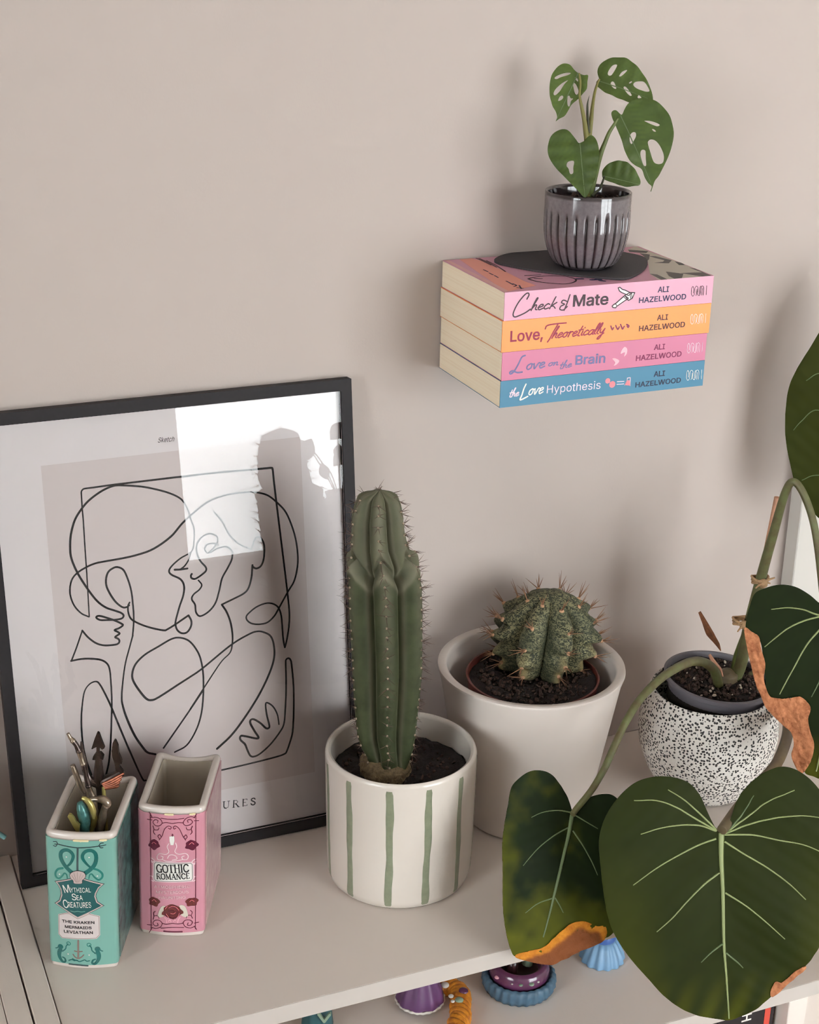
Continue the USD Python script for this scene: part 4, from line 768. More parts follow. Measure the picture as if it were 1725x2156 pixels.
sm_, am_ = [], []; g = np.random.default_rng(5)
for q in range(NB):
    ia = int(round((aza+q*2*math.pi/NB)/(2*math.pi)*nt)) % nt
    for s in (0.16, 0.36, 0.60, 0.80, 0.93):
        i = int((s+g.uniform(-.03, .03))*(nz-1)); c = V[i, ia]; rad = c-np.array([CX, CYY, Z0+HH*0.40]); rad /= np.linalg.norm(rad); tan = np.cross(rad, [0, 0, 1.0])
        b = trimesh.creation.icosphere(1, 0.0021); b.vertices *= g.uniform(.7, 1.2, 3); b.apply_translation(c); am_.append(b)
        for _ in range(5 if s > .2 else 4):
            d = rad*g.uniform(.5, 1)+tan*g.uniform(-1, 1)*.6+np.array([0, 0, 1])*g.uniform(-.3, .6); d /= np.linalg.norm(d); sm_.append(spine_mesh(c, d, g.uniform(.010, .019), 0.00052))
obj('areoles', cat_(am_), 'areole_tan', rc, kind='stuff'); obj('spines', cat_(sm_), 'spine_tan', rc, kind='stuff')

# ------------------------------------------------------------------ speckled planter and the philodendron
PX, PY = 0.806, -0.122
ps = thing('plant_pot', 'rounded white planter with black speckles under the philodendron', 'pot', (PX, PY, 0))
pr = [(0.036, 0.0004), (0.042, 0.0015), (0.047, 0.006), (0.0585, 0.026), (0.0665, 0.048), (0.0690, 0.066), (0.0675, 0.086), (0.0630, 0.102), (0.0590, 0.110), (0.0578, 0.1115), (0.0565, 0.111), (0.0570, 0.107), (0.0600, 0.09), (0.063, 0.066), (0.05, 0.02)]
obj('body', lathe(pr, PX, PY, 128), 'speckled', ps, smooth=50)
n2 = thing('nursery_pot', 'grey plastic nursery pot of soil tilted inside the speckled planter', 'pot', (PX+.004, PY-.004, 0.03))
QX, QY, QZ, QR = PX+0.008, PY+0.002, 0.1205, 0.0510; tl = (-0.05, 0.05)
m = lathe([(QR-0.014, 0.03), (QR-0.001, QZ-0.006), (QR+0.0022, QZ-0.004), (QR+0.0026, QZ), (QR-0.0006, QZ+0.0004), (QR-0.0016, QZ-0.002), (QR-0.0165, 0.034)], QX, QY, 96)
v = np.array(m.vertices); f_ = np.clip((v[:, 2]-0.03)/0.08, 0, 1); v[:, 2] += f_*((v[:, 0]-QX)*tl[0]+(v[:, 1]-QY)*tl[1]); obj('wall', trimesh.Trimesh(v, m.faces, process=False), 'nursery_grey', n2, smooth=45)
obj('soil', soil_mesh(QX, QY, QZ-0.0045, QR-0.0022, 51, 0.003, tl), 'soil', n2, smooth=True)
obj('soil_crumbs', cat_([crumbs(QX, QY, QZ-0.0035, QR-0.006, 380, 53, (0.0008, 0.0026), tl)]), 'soil_bit', n2, kind='stuff')
obj('perlite', cat_([crumbs(QX, QY, QZ-0.0035, QR-0.006, 26, 54, (0.0009, 0.002), tl)]), 'perlite', n2, kind='stuff')
phd = thing('philodendron', 'large philodendron with browning heart-shaped leaves in the speckled planter', 'plant', (QX, QY, QZ-0.007))
def hfun(pl, axis, fold, bend, ripple=0.0012):
    (a0, b0), (a1, b1) = pl.px(axis); ax = np.array([a1-a0, b1-b0]); L = np.linalg.norm(ax); ax /= L; nr = np.array([-ax[1], ax[0]])
    def st_(u, v): return ((u-a0)*ax[0]+(v-b0)*ax[1])/L, (u-a0)*nr[0]+(v-b0)*nr[1]
    def h(u, v):
        s, t = st_(u, v); q = np.abs(t)
        return fold*(np.sqrt(q*q+0.0001)-0.01)-6.0*fold*q*q-bend*L*(s-0.4)**2+ripple*np.sin((s*9-q*60))*np.clip(q/0.02, 0, 1)+0.00030*np.sin(s*70-q*330)*np.clip(q/0.01, 0, 1)
    return h, st_
# big leaf in front
pl1 = facing(at(1520, 1740, [0, -0.352, 0], [0, 1, 0]), (-0.30, -0.90, 0.32))
o1 = cI([(1190,360),(1150,280),(1110,190),(1050,125),(960,95),(870,95),(780,120),(700,180),(630,265),(590,350),(573,430),(578,540),(590,660),(610,780),(640,880),(690,970),(750,1050),(830,1140),(910,1230),(1000,1300),(1090,1340),(1180,1360),(1265,1375),(1330,1348),(1400,1310),(1480,1240),(1560,1170),(1640,1085),(1700,1000),(1760,880),(1810,740),(1830,600),(1830,450),(1810,330),(1770,220),(1700,120),(1620,60),(1540,42),(1450,70),(1370,130),(1310,210),(1275,300),(1252,360),(1222,378)])
h1, st1 = hfun(pl1, cI([(1215,385),(1265,1370)]), 0.12, 0.10)
v1 = [cI(q) for q in ([(1190,415),(1080,455),(950,520),(850,580),(750,650)], [(1205,590),(1120,650),(1030,735),(950,820),(870,890)], [(1225,960),(1160,1010),(1110,1060)], [(1190,375),(1100,347),(980,345),(880,360),(790,385)], [(1195,375),(1080,310),(980,250),(880,215),(760,215)], [(1195,370),(1090,270),(1020,210),(940,160)], [(1235,430),(1330,490),(1450,560),(1560,640),(1650,725)], [(1235,695),(1340,760),(1440,840),(1540,930)], [(1240,1010),(1300,1060),(1330,1090)], [(1235,395),(1380,395),(1520,420),(1640,440),(1740,480)], [(1235,390),(1380,335),(1520,300),(1640,290),(1740,300)], [(1240,385),(1360,300),(1460,220),(1600,160)], [(1250,380),(1330,290),(1390,190)])]
def t1(u, v):
    s, t = st1(u, v); return 0.10+0.30*np.clip((np.abs(t)-0.05)/0.03, 0, 1)*np.clip(s, 0, 1)+0.45*np.clip((s-0.72)/0.3, 0, 1)*(0.5+0.5*np.sin(t*260+s*20))
L1 = leaf(phd, pl1, o1, [], h1, 'leaf_philo', v1, 0.0009, tintf=t1, midrib=cI([(1218,385),(1215,520),(1222,700),(1228,950),(1245,1150),(1264,1365)]), mid_r=(0.0026, 0.0018, 0.0012, 0.0006))
# left leaf with the orange tip
pl2 = facing(at(1210, 1700, [0, -0.268, 0], [0, 1, 0]), (-0.12, -0.88, 0.45))
o2 = cI([(443,275),(420,200),(380,130),(330,75),(270,55),(210,62),(150,100),(110,150),(95,230),(75,340),(62,450),(62,560),(65,680),(75,800),(95,920),(120,1000),(145,1032),(200,1035),(280,1015),(350,985),(420,930),(500,905),(570,915),(606,930),(650,895),(690,800),(720,650),(730,480),(720,330),(690,230),(650,185),(600,180),(540,195),(490,225),(458,262)])
h2, st2 = hfun(pl2, cI([(440,285),(290,1000)]), 0.16, 0.12)
def t2(u, v):
    s, t = st2(u, v); n = fbm(np.stack([u*60, v*60, 0*u], 1), 3); return np.clip(0.75*np.clip((s-0.45)/0.5, 0, 1)+0.6*np.clip((np.abs(t)-0.036)/0.02, 0, 1)*np.clip((s+.1)*1.6, 0, 1)*(t < 0)+(n-0.5)*0.8-0.08, 0, .9)
v2 = [cI(q) for q in ([(425,350),(330,400),(240,470),(170,550)], [(440,370),(490,450),(530,530),(560,600)], [(430,275),(360,265),(280,275),(220,300)], [(455,290),(520,330),(570,360)], [(345,720),(260,750),(190,800)], [(345,720),(370,760),(390,800)])]
L2 = leaf(phd, pl2, o2, [], h2, 'leaf_philo', v2, 0.0007, vein_mat='vein_dim', tintf=t2, midrib=cI([(437,290),(415,400),(385,520),(345,690),(320,800),(290,930)]), mid_r=(0.0020, 0.0014, 0.0006), label='leaf with yellowed edge and orange dried tip')
def dried(parent, plane, pts, h, m, seed, amp=0.0022, step=0.0016, lift=0.0008, tintf=None, ang=-1.25):
    out = np.array(Polygon(smooth_pts(plane.px(pts), True, 5)).buffer(0.0007).exterior.coords)[:-1]
    ca_, sa_ = math.cos(ang), math.sin(ang)
    def hh(u, v): return h(u, v)+lift+amp*(1.2*(fbm(np.stack([u*120, v*120, np.full_like(u, seed)], 1), 3)-0.5)+1.6*np.abs(fbm(np.stack([(u*ca_+v*sa_)*70, (v*ca_-u*sa_)*420, np.full_like(u, seed)], 1), 2)-0.5))
    mm, t, _ = leaf_surface(plane, out, [], hh, th=0.0006, step=step, tintf=tintf); obj('dried_edge', mm, m, parent, smooth=True, label='brown dried edge of the leaf', tint=t)
up2 = LineString(pl2.px(cI([(146,1030),(200,1010),(290,990),(340,940),(390,890),(440,855),(500,848),(560,872),(602,872),(607,915)])))
def t2d(u, v):
    d = np.array([up2.distance(Point(a, b)) for a, b in zip(u, v)]); n = fbm(np.stack([u*160, v*160, 0*u], 1), 3)
    return np.clip((d-0.0035-0.004*(n-0.5))/0.003, 0, 1)
dried(L2, pl2, cI([(146,1030),(200,1010),(290,990),(340,940),(390,890),(440,855),(500,848),(560,872),(602,872),(607,915),(592,945),(540,968),(460,1003),(400,1038),(350,1067),(300,1072),(220,1056)]), h2, 'dried_orange', 3, tintf=t2d, ang=0.45, amp=0.003)
dried(L1, pl1, cI([(1478,1235),(1482,1200),(1500,1165),(1530,1170),(1565,1140),(1605,1100),(1640,1078),(1646,1084),(1600,1130),(1550,1180),(1500,1228)]), h1, 'dried_brown', 5, 0.001)
# right leaf with the wide brown edge
pl3 = facing(at(1735, 1300, [0, -0.235, 0], [0, 1, 0]), (-0.55, -0.80, 0.22))
o3 = cH([(772,1040),(775,960),(790,900),(822,820),(880,790),(950,772),(1020,772),(1090,795),(1160,840),(1230,890),(1330,860),(1450,900),(1560,1020),(1600,1200),(1580,1400),(1500,1600),(1380,1790),(1250,1930),(1170,1920),(1120,1885),(1172,1745),(1158,1680),(1140,1580),(1150,1500),(1095,1443),(960,1447),(898,1410),(876,1240),(850,1095)])
h3, st3 = hfun(pl3, cH([(1245,955),(1190,1900)]), 0.10, 0.06)
v3 = [cH(q) for q in ([(1240,955),(1120,985),(1020,1030),(940,1090),(880,1140)], [(1245,1000),(1200,1050),(1130,1130),(1050,1270),(990,1380),(970,1420)], [(1240,960),(1180,945),(1110,920),(1020,908),(920,915)], [(1250,1200),(1210,1340),(1160,1440)], [(1250,960),(1330,1020),(1400,1120),(1450,1260)])]
L3 = leaf(phd, pl3, o3, [], h3, 'leaf_philo', v3, 0.0010, tintf=lambda u, v: 0.02+0.6*np.clip((st3(u, v)[0]-0.75)/0.25, 0, 1), midrib=cH([(1242,955),(1260,1150),(1262,1400),(1230,1700),(1190,1890)]), label='leaf with a wide dried brown edge', mid_r=(0.002, 0.0008))
dried(L3, pl3, cH([(764,1028),(800,1050),(842,1078),(856,1150),(880,1240),(872,1330),(905,1425),(960,1448),(1040,1445),(1095,1440),(1150,1500),(1136,1570),(1150,1650),(1172,1720),(1160,1800),(1112,1890),(1080,1872),(1045,1790),(1060,1720),(1042,1650),(1000,1610),(940,1550),(890,1490),(860,1420),(830,1350),(800,1230),(778,1130)]), h3, 'dried_brown', 9, 0.0035)
# upper right leaf
pl4 = facing(at(1800, 900, [0, -0.103, 0], [0, 1, 0]), (-0.74, -0.66, 0.10))
o4_ = [(1732,690),(1709,728),(1680,776),(1663,815),(1656,861),(1655,909),(1660,948),(1670,994),(1678,1023),(1696,1046),(1712,1075),(1732,1096),(1780,1120),(1830,1100),(1858,1060),(1885,1090),(1930,1070),(1955,1000),(1958,900),(1940,790),(1905,690),(1868,620),(1830,580),(1785,625)]
h4, st4 = hfun(pl4, [(1855, 1060), (1830, 585)], 0.12, 0.08)
v4 = [[(1853,1060),(1780,1010),(1720,1000),(1690,1010)], [(1850,1000),(1790,900),(1725,862),(1690,885),(1672,905)], [(1845,900),(1790,800),(1730,785),(1700,800)], [(1855,1060),(1895,1000),(1930,930),(1940,880)]]
leaf(phd, pl4, o4_, [], h4, 'leaf_philo', v4, 0.0008, vein_mat='vein_dim', tintf=lambda u, v: 0.22+0*u, midrib=[(1855,1058),(1850,900),(1840,750),(1831,590)], label='upright leaf at the right edge')
base = at(1525, 1432, [0, 0, QZ-0.004], [0, 0, 1])
def petiole(pxy, r, m='petiole', name='petiole', first=None, n=7, sides=12):
    pts = ([np.array(first)] if first is not None else [])+[at(x, y, [0, yy, 0], [0, 1, 0]) for x, y, yy in pxy]
    return obj(name, tube(pts, r, sides, n), m, phd, smooth=True)
b0 = base+[0, 0, -0.012]
petiole([(1508,1420,-.138),(1495,1402,-.142),(1475,1393,-.150),(1448,1396,-.165),(1400,1422,-.19),(1352,1468,-.215),(1318,1520,-.235),(1290,1580,-.25),(1272,1620,-.257),(1245,1665,-.264),(1215,1702,-.2685),(1206,1715,-.272)], (0.0050, 0.0046, 0.0036, 0.0030, 0.0026), first=b0+[-0.004, 0, 0])
petiole([(1560,1400,-.125),(1575,1330,-.130),(1592,1260,-.135),(1610,1190,-.140),(1630,1120,-.147),(1645,1065,-.153),(1657,1030,-.158),(1668,1015,-.162),(1681,1021,-.167),(1697,1050,-.175),(1712,1095,-.186),(1722,1150,-.198),(1730,1220,-.214),(1738,1296,-.2345)], (0.0062, 0.0055, 0.0042, 0.0036, 0.0034, 0.0034), first=b0+[0.012, 0.004, 0])
petiole([(1640,1470,-.165),(1660,1530,-.205),(1640,1600,-.255),(1600,1650,-.30),(1560,1695,-.33),(1528,1738,-.350),(1520,1748,-.354)], (0.0055, 0.0052, 0.0050, 0.0042), 'petiole_brown', first=b0+[0.02, -0.004, 0.0])
petiole([(1620,1400,-.125),(1720,1330,-.130),(1800,1220,-.126),(1843,1120,-.132),(1855,1062,-.146)], (0.005, 0.004, 0.003), first=b0+[0.022, 0.006, 0])
petiole([(1548,1420,-.118),(1557,1380,-.119),(1572,1330,-.121),(1570,1325,-.121)], (0.006, 0.0055, 0.002), name='leaf_sheath', first=b0+[0.010, 0.004, 0], m='stem_green')
cb = trimesh.creation.icosphere(3, 1.0); nv = np.array(cb.vertices); nv *= (1+0.35*(fbm(nv*2.2+3)-0.5)*2)[:, None]
obj('crown', trimesh.Trimesh(nv*[0.014, 0.011, 0.010]+base+[0.0, 0, 0.002], cb.faces, process=False), 'petiole_brown', phd, smooth=True, label='brown knobbly crown at the soil')
def ribbon(px, ys, w, m, name, parent, twist=0.0):
    P = smooth_pts([at(x, y, [0, b, 0], [0, 1, 0]) for (x, y), b in zip(px, np.interp(np.linspace(0, 1, len(px)), np.linspace(0, 1, len(ys)), ys))], n=6); n = len(P)
    W = np.interp(np.linspace(0, 1, n), np.linspace(0, 1, len(w)), w); T = np.gradient(P, axis=0); T /= np.linalg.norm(T, axis=1, keepdims=True); S = np.cross(T, [0, 1.0, 0]); S /= np.linalg.norm(S, axis=1, keepdims=True); B = np.cross(T, S)
    V = []; F = []
    for i in range(n):
        a = twist*i/n; s = S[i]*math.cos(a)+B[i]*math.sin(a); b = np.cross(T[i], s)
        for x, y in ((-1, 0), (-.5, .35), (0, .1), (.5, .35), (1, 0), (.5, .2), (0, -.08), (-.5, .2)): V.append(P[i]+s*W[i]*x+b*W[i]*y)
    for i in range(n-1):
        for j in range(8):
            k = (j+1) % 8; F += [[i*8+j, i*8+k, (i+1)*8+k], [i*8+j, (i+1)*8+k, (i+1)*8+j]]
    return obj(name, trimesh.Trimesh(V, F, process=False), m, parent, smooth=40)
ribbon([(1473,1288),(1484,1310),(1496,1335),(1510,1355),(1518,1370)], (-.085, -.095), (.0015, .0025, .0042, .0036, .0012), 'dead_leaf', 'dried_leaf', phd, 1.6)
ribbon([(1494,1378),(1504,1395),(1514,1410),(1520,1425)], (-.12, -.128), (.0015, .0022, .003, .002), 'cane', 'dried_leaf', phd, 0.8)
cs = thing('plant_cane', 'brown bamboo cane tied to the philodendron stem', 'cane', base)
obj('cane', tube([at(1637,1047,[0,-.132,0],[0,1,0]), at(1612,1170,[0,-.129,0],[0,1,0]), at(1585,1300,[0,-.126,0],[0,1,0]), b0+[0.014, 0.010, -0.03]], 0.0028, 12, 6), 'cane', cs, smooth=40)
g = np.random.default_rng(9)
for k, (cx_, cy_, yy) in enumerate(((1601, 1221, -.137), (1561, 1308, -.128))):
    c = at(cx_, cy_, [0, yy, 0], [0, 1, 0]); ms = []
    for q in range(3):
        t = np.linspace(0, 2*math.pi, 18); r = 0.0068+0.0006*q
        ms.append(tube(np.stack([c[0]+0.001+r*np.cos(t), c[1]+0.002+0.9*r*np.sin(t), c[2]-0.003+0.0022*q+0.0012*np.sin(t*2+q)], 1), 0.0013, 7, 2))
    kn = trimesh.creation.icosphere(2, 0.0045); kv = np.array(kn.vertices); kv *= (1+.4*(fbm(kv*400+k)-.5))[:, None]; ms.append(trimesh.Trimesh(kv+c+[-.002, -.008, 0], kn.faces, process=False))
    for q in range(5):
        d = np.array([-1 if q < 3 else 1, -0.3, 0])*g.uniform(.6, 1)+np.array([0, 0, g.uniform(-.5, .6)]); s = c+[-.002, -.008, 0]
        ms.append(tube([s, s+d*.005+[0, 0, .001], s+d*.011], (.0014, .0012, .0007), 6, 4))
    obj('raffia_tie', cat_(ms), 'raffia', cs, smooth=40)

# ------------------------------------------------------------------ book-shaped vases
def book_vase(O, wd, Wd, Dp, Hh, body, cover, label, dip, lean=0.032):
    wd = np.array(wd, float); wd /= np.linalg.norm(wd); dd = np.array([-wd[1], wd[0]]); O = np.array(O, float)
    bulge = 0.0045
    t = thing('book_vase', label, 'vase', (*(O+wd*Wd/2+dd*Dp/2), 0))
    def outline(ins, r=0.004):
        u = np.linspace(0, Wd, 21); front = [(x, -bulge*(1-(2*x/Wd-1)**2)) for x in u]
        back = [(x, Dp-0.006*(1-(2*x/Wd-1)**2)*1.0) for x in u[::-1]]
        return Polygon(front+back).buffer(-ins-r).buffer(r)
    def ext(pg, z0, z1, warp=None):
        m = trimesh.creation.extrude_polygon(pg, z1-z0, engine='earcut'); v = np.array(m.vertices)
        z = v[:, 2]+z0
        if warp is not None: z = z+warp(v[:, 0], v[:, 1], z)
        u_ = v[:, 0]+lean*(z-Hh)
        return trimesh.Trimesh(np.stack([O[0]+wd[0]*u_+dd[0]*v[:, 1], O[1]+wd[1]*u_+dd[1]*v[:, 1], z], 1), m.faces, process=False)
    # the rim dips between the covers at the back
    sag = lambda u, v, z: -dip*np.clip((v-Dp*0.8)/(Dp*0.2), 0, 1)*np.clip(1-(2*u/Wd-1)**2, 0, 1)*(z > Hh*0.5)
    out, inn = outline(0), outline(0.0058, 0.003)
    ring = out.difference(inn)
    obj('foot', ext(outline(0.001), 0.0003, 0.004), 'vase_white', t, smooth=40)
    obj('body', ext(ring, 0.004, Hh-0.0052, sag), body, t, smooth=40)
    # rounded rim swept round the wall
    cl = np.array(outline(0.0029, 0.0035).exterior.coords)[:-1]; d_ = np.r_[0, np.cumsum(np.linalg.norm(np.diff(np.vstack([cl, cl[:1]]), axis=0), axis=1))]
    tt_ = np.linspace(0, d_[-1], 220, endpoint=False); cc = np.vstack([cl, cl[:1]]); C = np.stack([np.interp(tt_, d_, cc[:, k]) for k in (0, 1)], 1)
    C = (np.roll(C, 1, 0)+2*C+np.roll(C, -1, 0))/4
    tg_ = np.roll(C, -1, 0)-np.roll(C, 1, 0); tg_ /= np.linalg.norm(tg_, axis=1, keepdims=True); nr_ = np.stack([tg_[:, 1], -tg_[:, 0]], 1)
    if Polygon(C).exterior.is_ccw is False: nr_ = -nr_
    prf = [(0.0030, -0.0058), (0.0031, -0.0035), (0.0028, -0.0016), (0.0018, -0.0004), (0.0, 0.0), (-0.0018, -0.0004), (-0.0027, -0.0016), (-0.0030, -0.0035), (-0.0029, -0.0058)]
    V = []; F = []
    for e_, z_ in prf:
        q = C+nr_*e_; zz_ = Hh+z_+sag(q[:, 0], q[:, 1], np.full(len(q), Hh))
        V.append(np.stack([O[0]+wd[0]*q[:, 0]+dd[0]*q[:, 1], O[1]+wd[1]*q[:, 0]+dd[1]*q[:, 1], zz_], 1))
    nC = len(C); kk = len(prf)
    for i in range(kk):
        a_, b_ = i*nC, ((i+1) % kk)*nC
        for j in range(nC):
            k = (j+1) % nC; F += [[a_+j, a_+k, b_+k], [a_+j, b_+k, b_+j]]
    obj('rim', trimesh.Trimesh(np.vstack(V), F, process=False), 'vase_white', t, smooth=True)
    obj('inside', cat_([ext(inn.buffer(0.0001), 0.004, 0.012), ext(inn.difference(inn.buffer(-0.0007)), 0.012, Hh-0.0054)]), 'vase_inside', t, smooth=40)
    s = Bulge([O[0], O[1], 0], [wd[0], wd[1], 0], [0, 0, 1]); s.lean, s.H = lean, Hh; s.w, s.b, s.mid = Wd, bulge, bulge*0.75
    # the cover boards on both sides
    for sgn in (0, 1):
        x = (0.0 if sgn == 0 else Wd); q = ext(Polygon([(x-0.0006, 0.006), (x+0.0006, 0.006), (x+0.0006, Dp-0.004), (x-0.0006, Dp-0.004)]), 0.006, Hh-0.008); obj('cover', q, cover, t, smooth=False)
    return t, s, ext, O, wd, dd
# teal
tv, ts, tex, tO, tw, td = book_vase((0.1475, -0.1720), (0.909, -0.416), 0.0570, 0.092, 0.1300, 'teal_glaze', 'teal_cover', 'teal book-shaped vase holding metal trinkets, left of the pink one', 0.003)
ED = 0.003
def vpr(t, s, name, g, m, off=0.00015): obj(name, printed(g, s, off, 0.00012, ED), m, t, smooth=False)
def S(s, c, lst, w, sm=True): return unary_union([stroke(s.px(c(l)), w, smooth=sm, n=6) for l in lst])
vpr(tv, ts, 'trident_print', S(ts, cX, [[(212,262),(360,284),(520,300),(680,297),(828,290)]], .0007).union(S(ts, cX, [[(150,232),(195,230),(214,262),(170,268)], [(150,290),(185,300),(214,264)], [(885,250),(845,252),(828,290),(920,282)], [(880,318),(845,316),(828,290)]], .0006)), 'teal_navy')
vpr(tv, ts, 'rope_print', S(ts, cX, [[(517,310),(515,470),(515,640)]], .0016), 'rope_grey')
tl_ = [(470,690),(400,640),(320,560),(268,470),(266,390),(312,345),(380,342),(440,390),(448,450),(410,530),(345,590)]; tr_ = [(600,690),(690,630),(760,560),(785,470),(770,390),(715,347),(640,352),(592,400),(592,460),(640,530),(695,585)]
for l in (tl_, tr_): vpr(tv, ts, 'tentacle_print', vstroke(ts.px(cX(l)), (.0036, .0032, .0030, .0029, .0025, .0016), 6), 'teal_dark')
for l in ([(290,610),(220,632),(182,690),(192,748),(240,765),(290,720),(320,682),(352,700),(362,752)], [(745,612),(812,640),(868,695),(868,752),(820,783),(762,740),(722,690),(692,700),(680,752)]): vpr(tv, ts, 'tentacle_print', vstroke(ts.px(cX(l)), (.0019, .0016, .0013, .0009), 6), 'teal_mid')
shd = cX([(180,815),(430,752),(515,742),(600,750),(890,850),(825,900),(782,980),(776,1020),(802,1100),(888,1165),(520,1327),(178,1135),(245,1085),(272,1000),(260,920),(225,860)])
sg = poly_px(ts, shd); vpr(tv, ts, 'shield_print', sg.buffer(.0004, join_style=2), 'teal_navy', .0001)
lab = poly_px(ts, cX([(225,1290),(350,1255),(690,1262),(838,1310),(842,1590),(790,1640),(280,1637),(225,1582)])).difference(sg)
vpr(tv, ts, 'label_print', lab, 'teal_label'); vpr(tv, ts, 'label_print', lab.buffer(-.0007).boundary.buffer(.00014), 'anchor_brown', .0003)
vpr(tv, ts, 'shield_print', sg, 'shell_beige', .00022); vpr(tv, ts, 'shield_print', sg.buffer(-.0010), 'teal_shield', .0004)
scl = [(470,815),(575,815),(585,770),(622,735),(632,700),(610,660),(560,640),(515,635),(465,645),(420,670),(405,705),(420,745),(455,775)]
vpr(tv, ts, 'shell_print', poly_px(ts, cX(scl), True).buffer(.0004), 'teal_navy', .0005); vpr(tv, ts, 'shell_print', poly_px(ts, cX(scl), True), 'shell_beige', .00065)
vpr(tv, ts, 'shell_print', S(ts, cX, [[(515,800),(515,650)], [(505,800),(465,665)], [(525,800),(570,665)], [(495,795),(430,695)], [(535,795),(605,695)]], .00018), 'anchor_brown', .0008)
def vtext(t, s, c, txt, bl, brr, top, m, bold=False, off=.0006):
    obj('lettering', text_on(s, txt, *[c([q])[0] for q in (bl, brr, top)], bold, off, ED), m, t, smooth=False)
vtext(tv, ts, cX, 'M', (325,965), (420,950), (325,848), 'print_white'); vtext(tv, ts, cX, 'YTHICAL', (415,948), (712,950), (415,880), 'print_white')
vtext(tv, ts, cX, 'S', (437,1062), (502,1062), (437,968), 'print_white'); vtext(tv, ts, cX, 'EA', (508,1060), (595,1060), (508,990), 'print_white')
vtext(tv, ts, cX, 'C', (315,1185), (385,1180), (315,1065), 'print_white'); vtext(tv, ts, cX, 'REATURES', (378,1172), (718,1174), (378,1092), 'print_white')
vpr(tv, ts, 'flourish_print', S(ts, cX, [[(415,1222),(470,1232),(520,1222),(570,1232),(625,1225)]], .0005), 'teal_glaze', .0006)
vtext(tv, ts, cX, 'THE KRAKEN', (285,1400), (762,1416), (285,1362), 'ink_black', True, .0004); vtext(tv, ts, cX, 'MERMAIDS', (328,1478), (722,1490), (328,1440), 'ink_black', True, .0004); vtext(tv, ts, cX, 'LEVIATHAN', (315,1548), (740,1562), (315,1510), 'ink_black', True, .0004)
vpr(tv, ts, 'anchor_print', S(ts, cX, [[(525,1660),(525,1790),(525,1915)]], .0015).union(S(ts, cX, [[(448,1862),(475,1898),(525,1922),(575,1898),(604,1868)], [(470,1812),(525,1822),(582,1815)]], .0010)), 'anchor_brown')
for f_ in (lambda L: L, lambda L: [(1062-x+0, y+(28 if x < 700 else 0)*((531-x)/300)) for x, y in L]):
    vpr(tv, ts, 'mermaid_print', vstroke(ts.px(cX(f_([(255,1810),(240,1850),(240,1900),(262,1950),(300,1985),(335,1970),(322,1930),(290,1915)]))), (.0036, .0034, .0026, .0017, .0014, .0010), 6).union(Point(*ts.px(cX(f_([(258,1765)])))[0]).buffer(.0023)).union(S(ts, cX, [f_([(290,1830),(335,1790),(345,1750),(372,1715)]), f_([(230,1770),(205,1790),(185,1795)])], .0009)), 'teal_dark')
    vpr(tv, ts, 'mirror_print', Point(*ts.px(cX(f_([(380,1708)])))[0]).buffer(.0019).difference(Point(*ts.px(cX(f_([(380,1708)])))[0]).buffer(.0013)), 'teal_mid')
vpr(tv, ts, 'wave_print', S(ts, cX, [[(385,1955),(430,1940),(470,1955),(500,1945),(540,1965),(580,1955),(620,1940),(650,1960),(690,1955)], [(440,1925),(480,1945),(520,1955)]], .0008), 'teal_dark'); vpr(tv, ts, 'bar_print', S(ts, cX, [[(392,2006),(530,2014),(664,2026)]], .0014), 'rope_grey')
vpr(tv, ts, 'dot_print', unary_union([Point(*q).buffer(.0006) for q in ts.px(cX([(350,438),(684,442),(245,700),(802,722),(375,1860),(685,1868)]))]), 'print_white', .0003)
# pink
kv, ks, kex, kO, kw, kd = book_vase((0.2262, -0.1562), (0.909, -0.416), 0.0560, 0.092, 0.1270, 'pink_glaze', 'pink_cover', 'pink book-shaped vase, empty, standing right of the teal one', 0.006)
vpr(kv, ks, 'border_print', S(ks, cY, [[(105,130),(110,615),(113,1095)], [(482,150),(481,620),(478,1095)]], .0006, False), 'wine')
for yy, fl in ((192, 1), (1050, -1)):
    k1 = lambda L: [(x, yy+fl*(y-192)) for x, y in L]
    vpr(kv, ks, 'scroll_print', S(ks, cY, [k1([(110,165),(150,158),(190,172),(205,205),(180,228),(145,225),(128,200),(145,180),(170,185),(165,203)]), k1([(474,168),(440,158),(400,172),(380,205),(400,228),(435,225),(455,205),(440,182),(415,185),(420,203)]), k1([(205,205),(240,198),(290,206),(340,200),(382,205)]), k1([(78,182),(120,184)]), k1([(470,195),(505,198)]), k1([(95,120),(120,160)]), k1([(488,140),(468,170)]), k1([(128,232),(140,262),(170,262),(178,245)]), k1([(455,238),(440,265),(412,262),(405,245)]), k1([(135,262),(132,285),(146,300)]), k1([(448,268),(452,290),(438,305)])], .0006), 'wine')
    vpr(kv, ks, 'scroll_print', S(ks, cY, [k1([(195,164),(290,172),(385,168)])], .0006), 'wine')
vpr(kv, ks, 'vine_print', S(ks, cY, [[(180,345),(205,310),(225,255),(255,228),(280,235),(275,252),(258,245)], [(400,350),(375,310),(350,255),(320,228),(300,235),(305,252),(320,245)], [(185,340),(170,315),(185,300),(195,315)], [(395,345),(412,325),(400,305),(388,320)]], .0006), 'wine')
rose = lambda cx_, cy_, w, h, s: [(cx_+w*math.cos(a)*(1+.16*math.sin(5*a+s)), cy_+h*math.sin(a)*(1+.14*math.cos(4*a+s))) for a in np.linspace(0, 6.283, 22)[:-1]]
for q, (a, b, w, h) in enumerate(((137,387,46,40), (448,395,52,40), (138,862,46,38), (450,868,50,36))): vpr(kv, ks, 'rose_print', poly_px(ks, cY(rose(a, b, w, h, q))), 'wine' if q < 2 else 'rose_red')
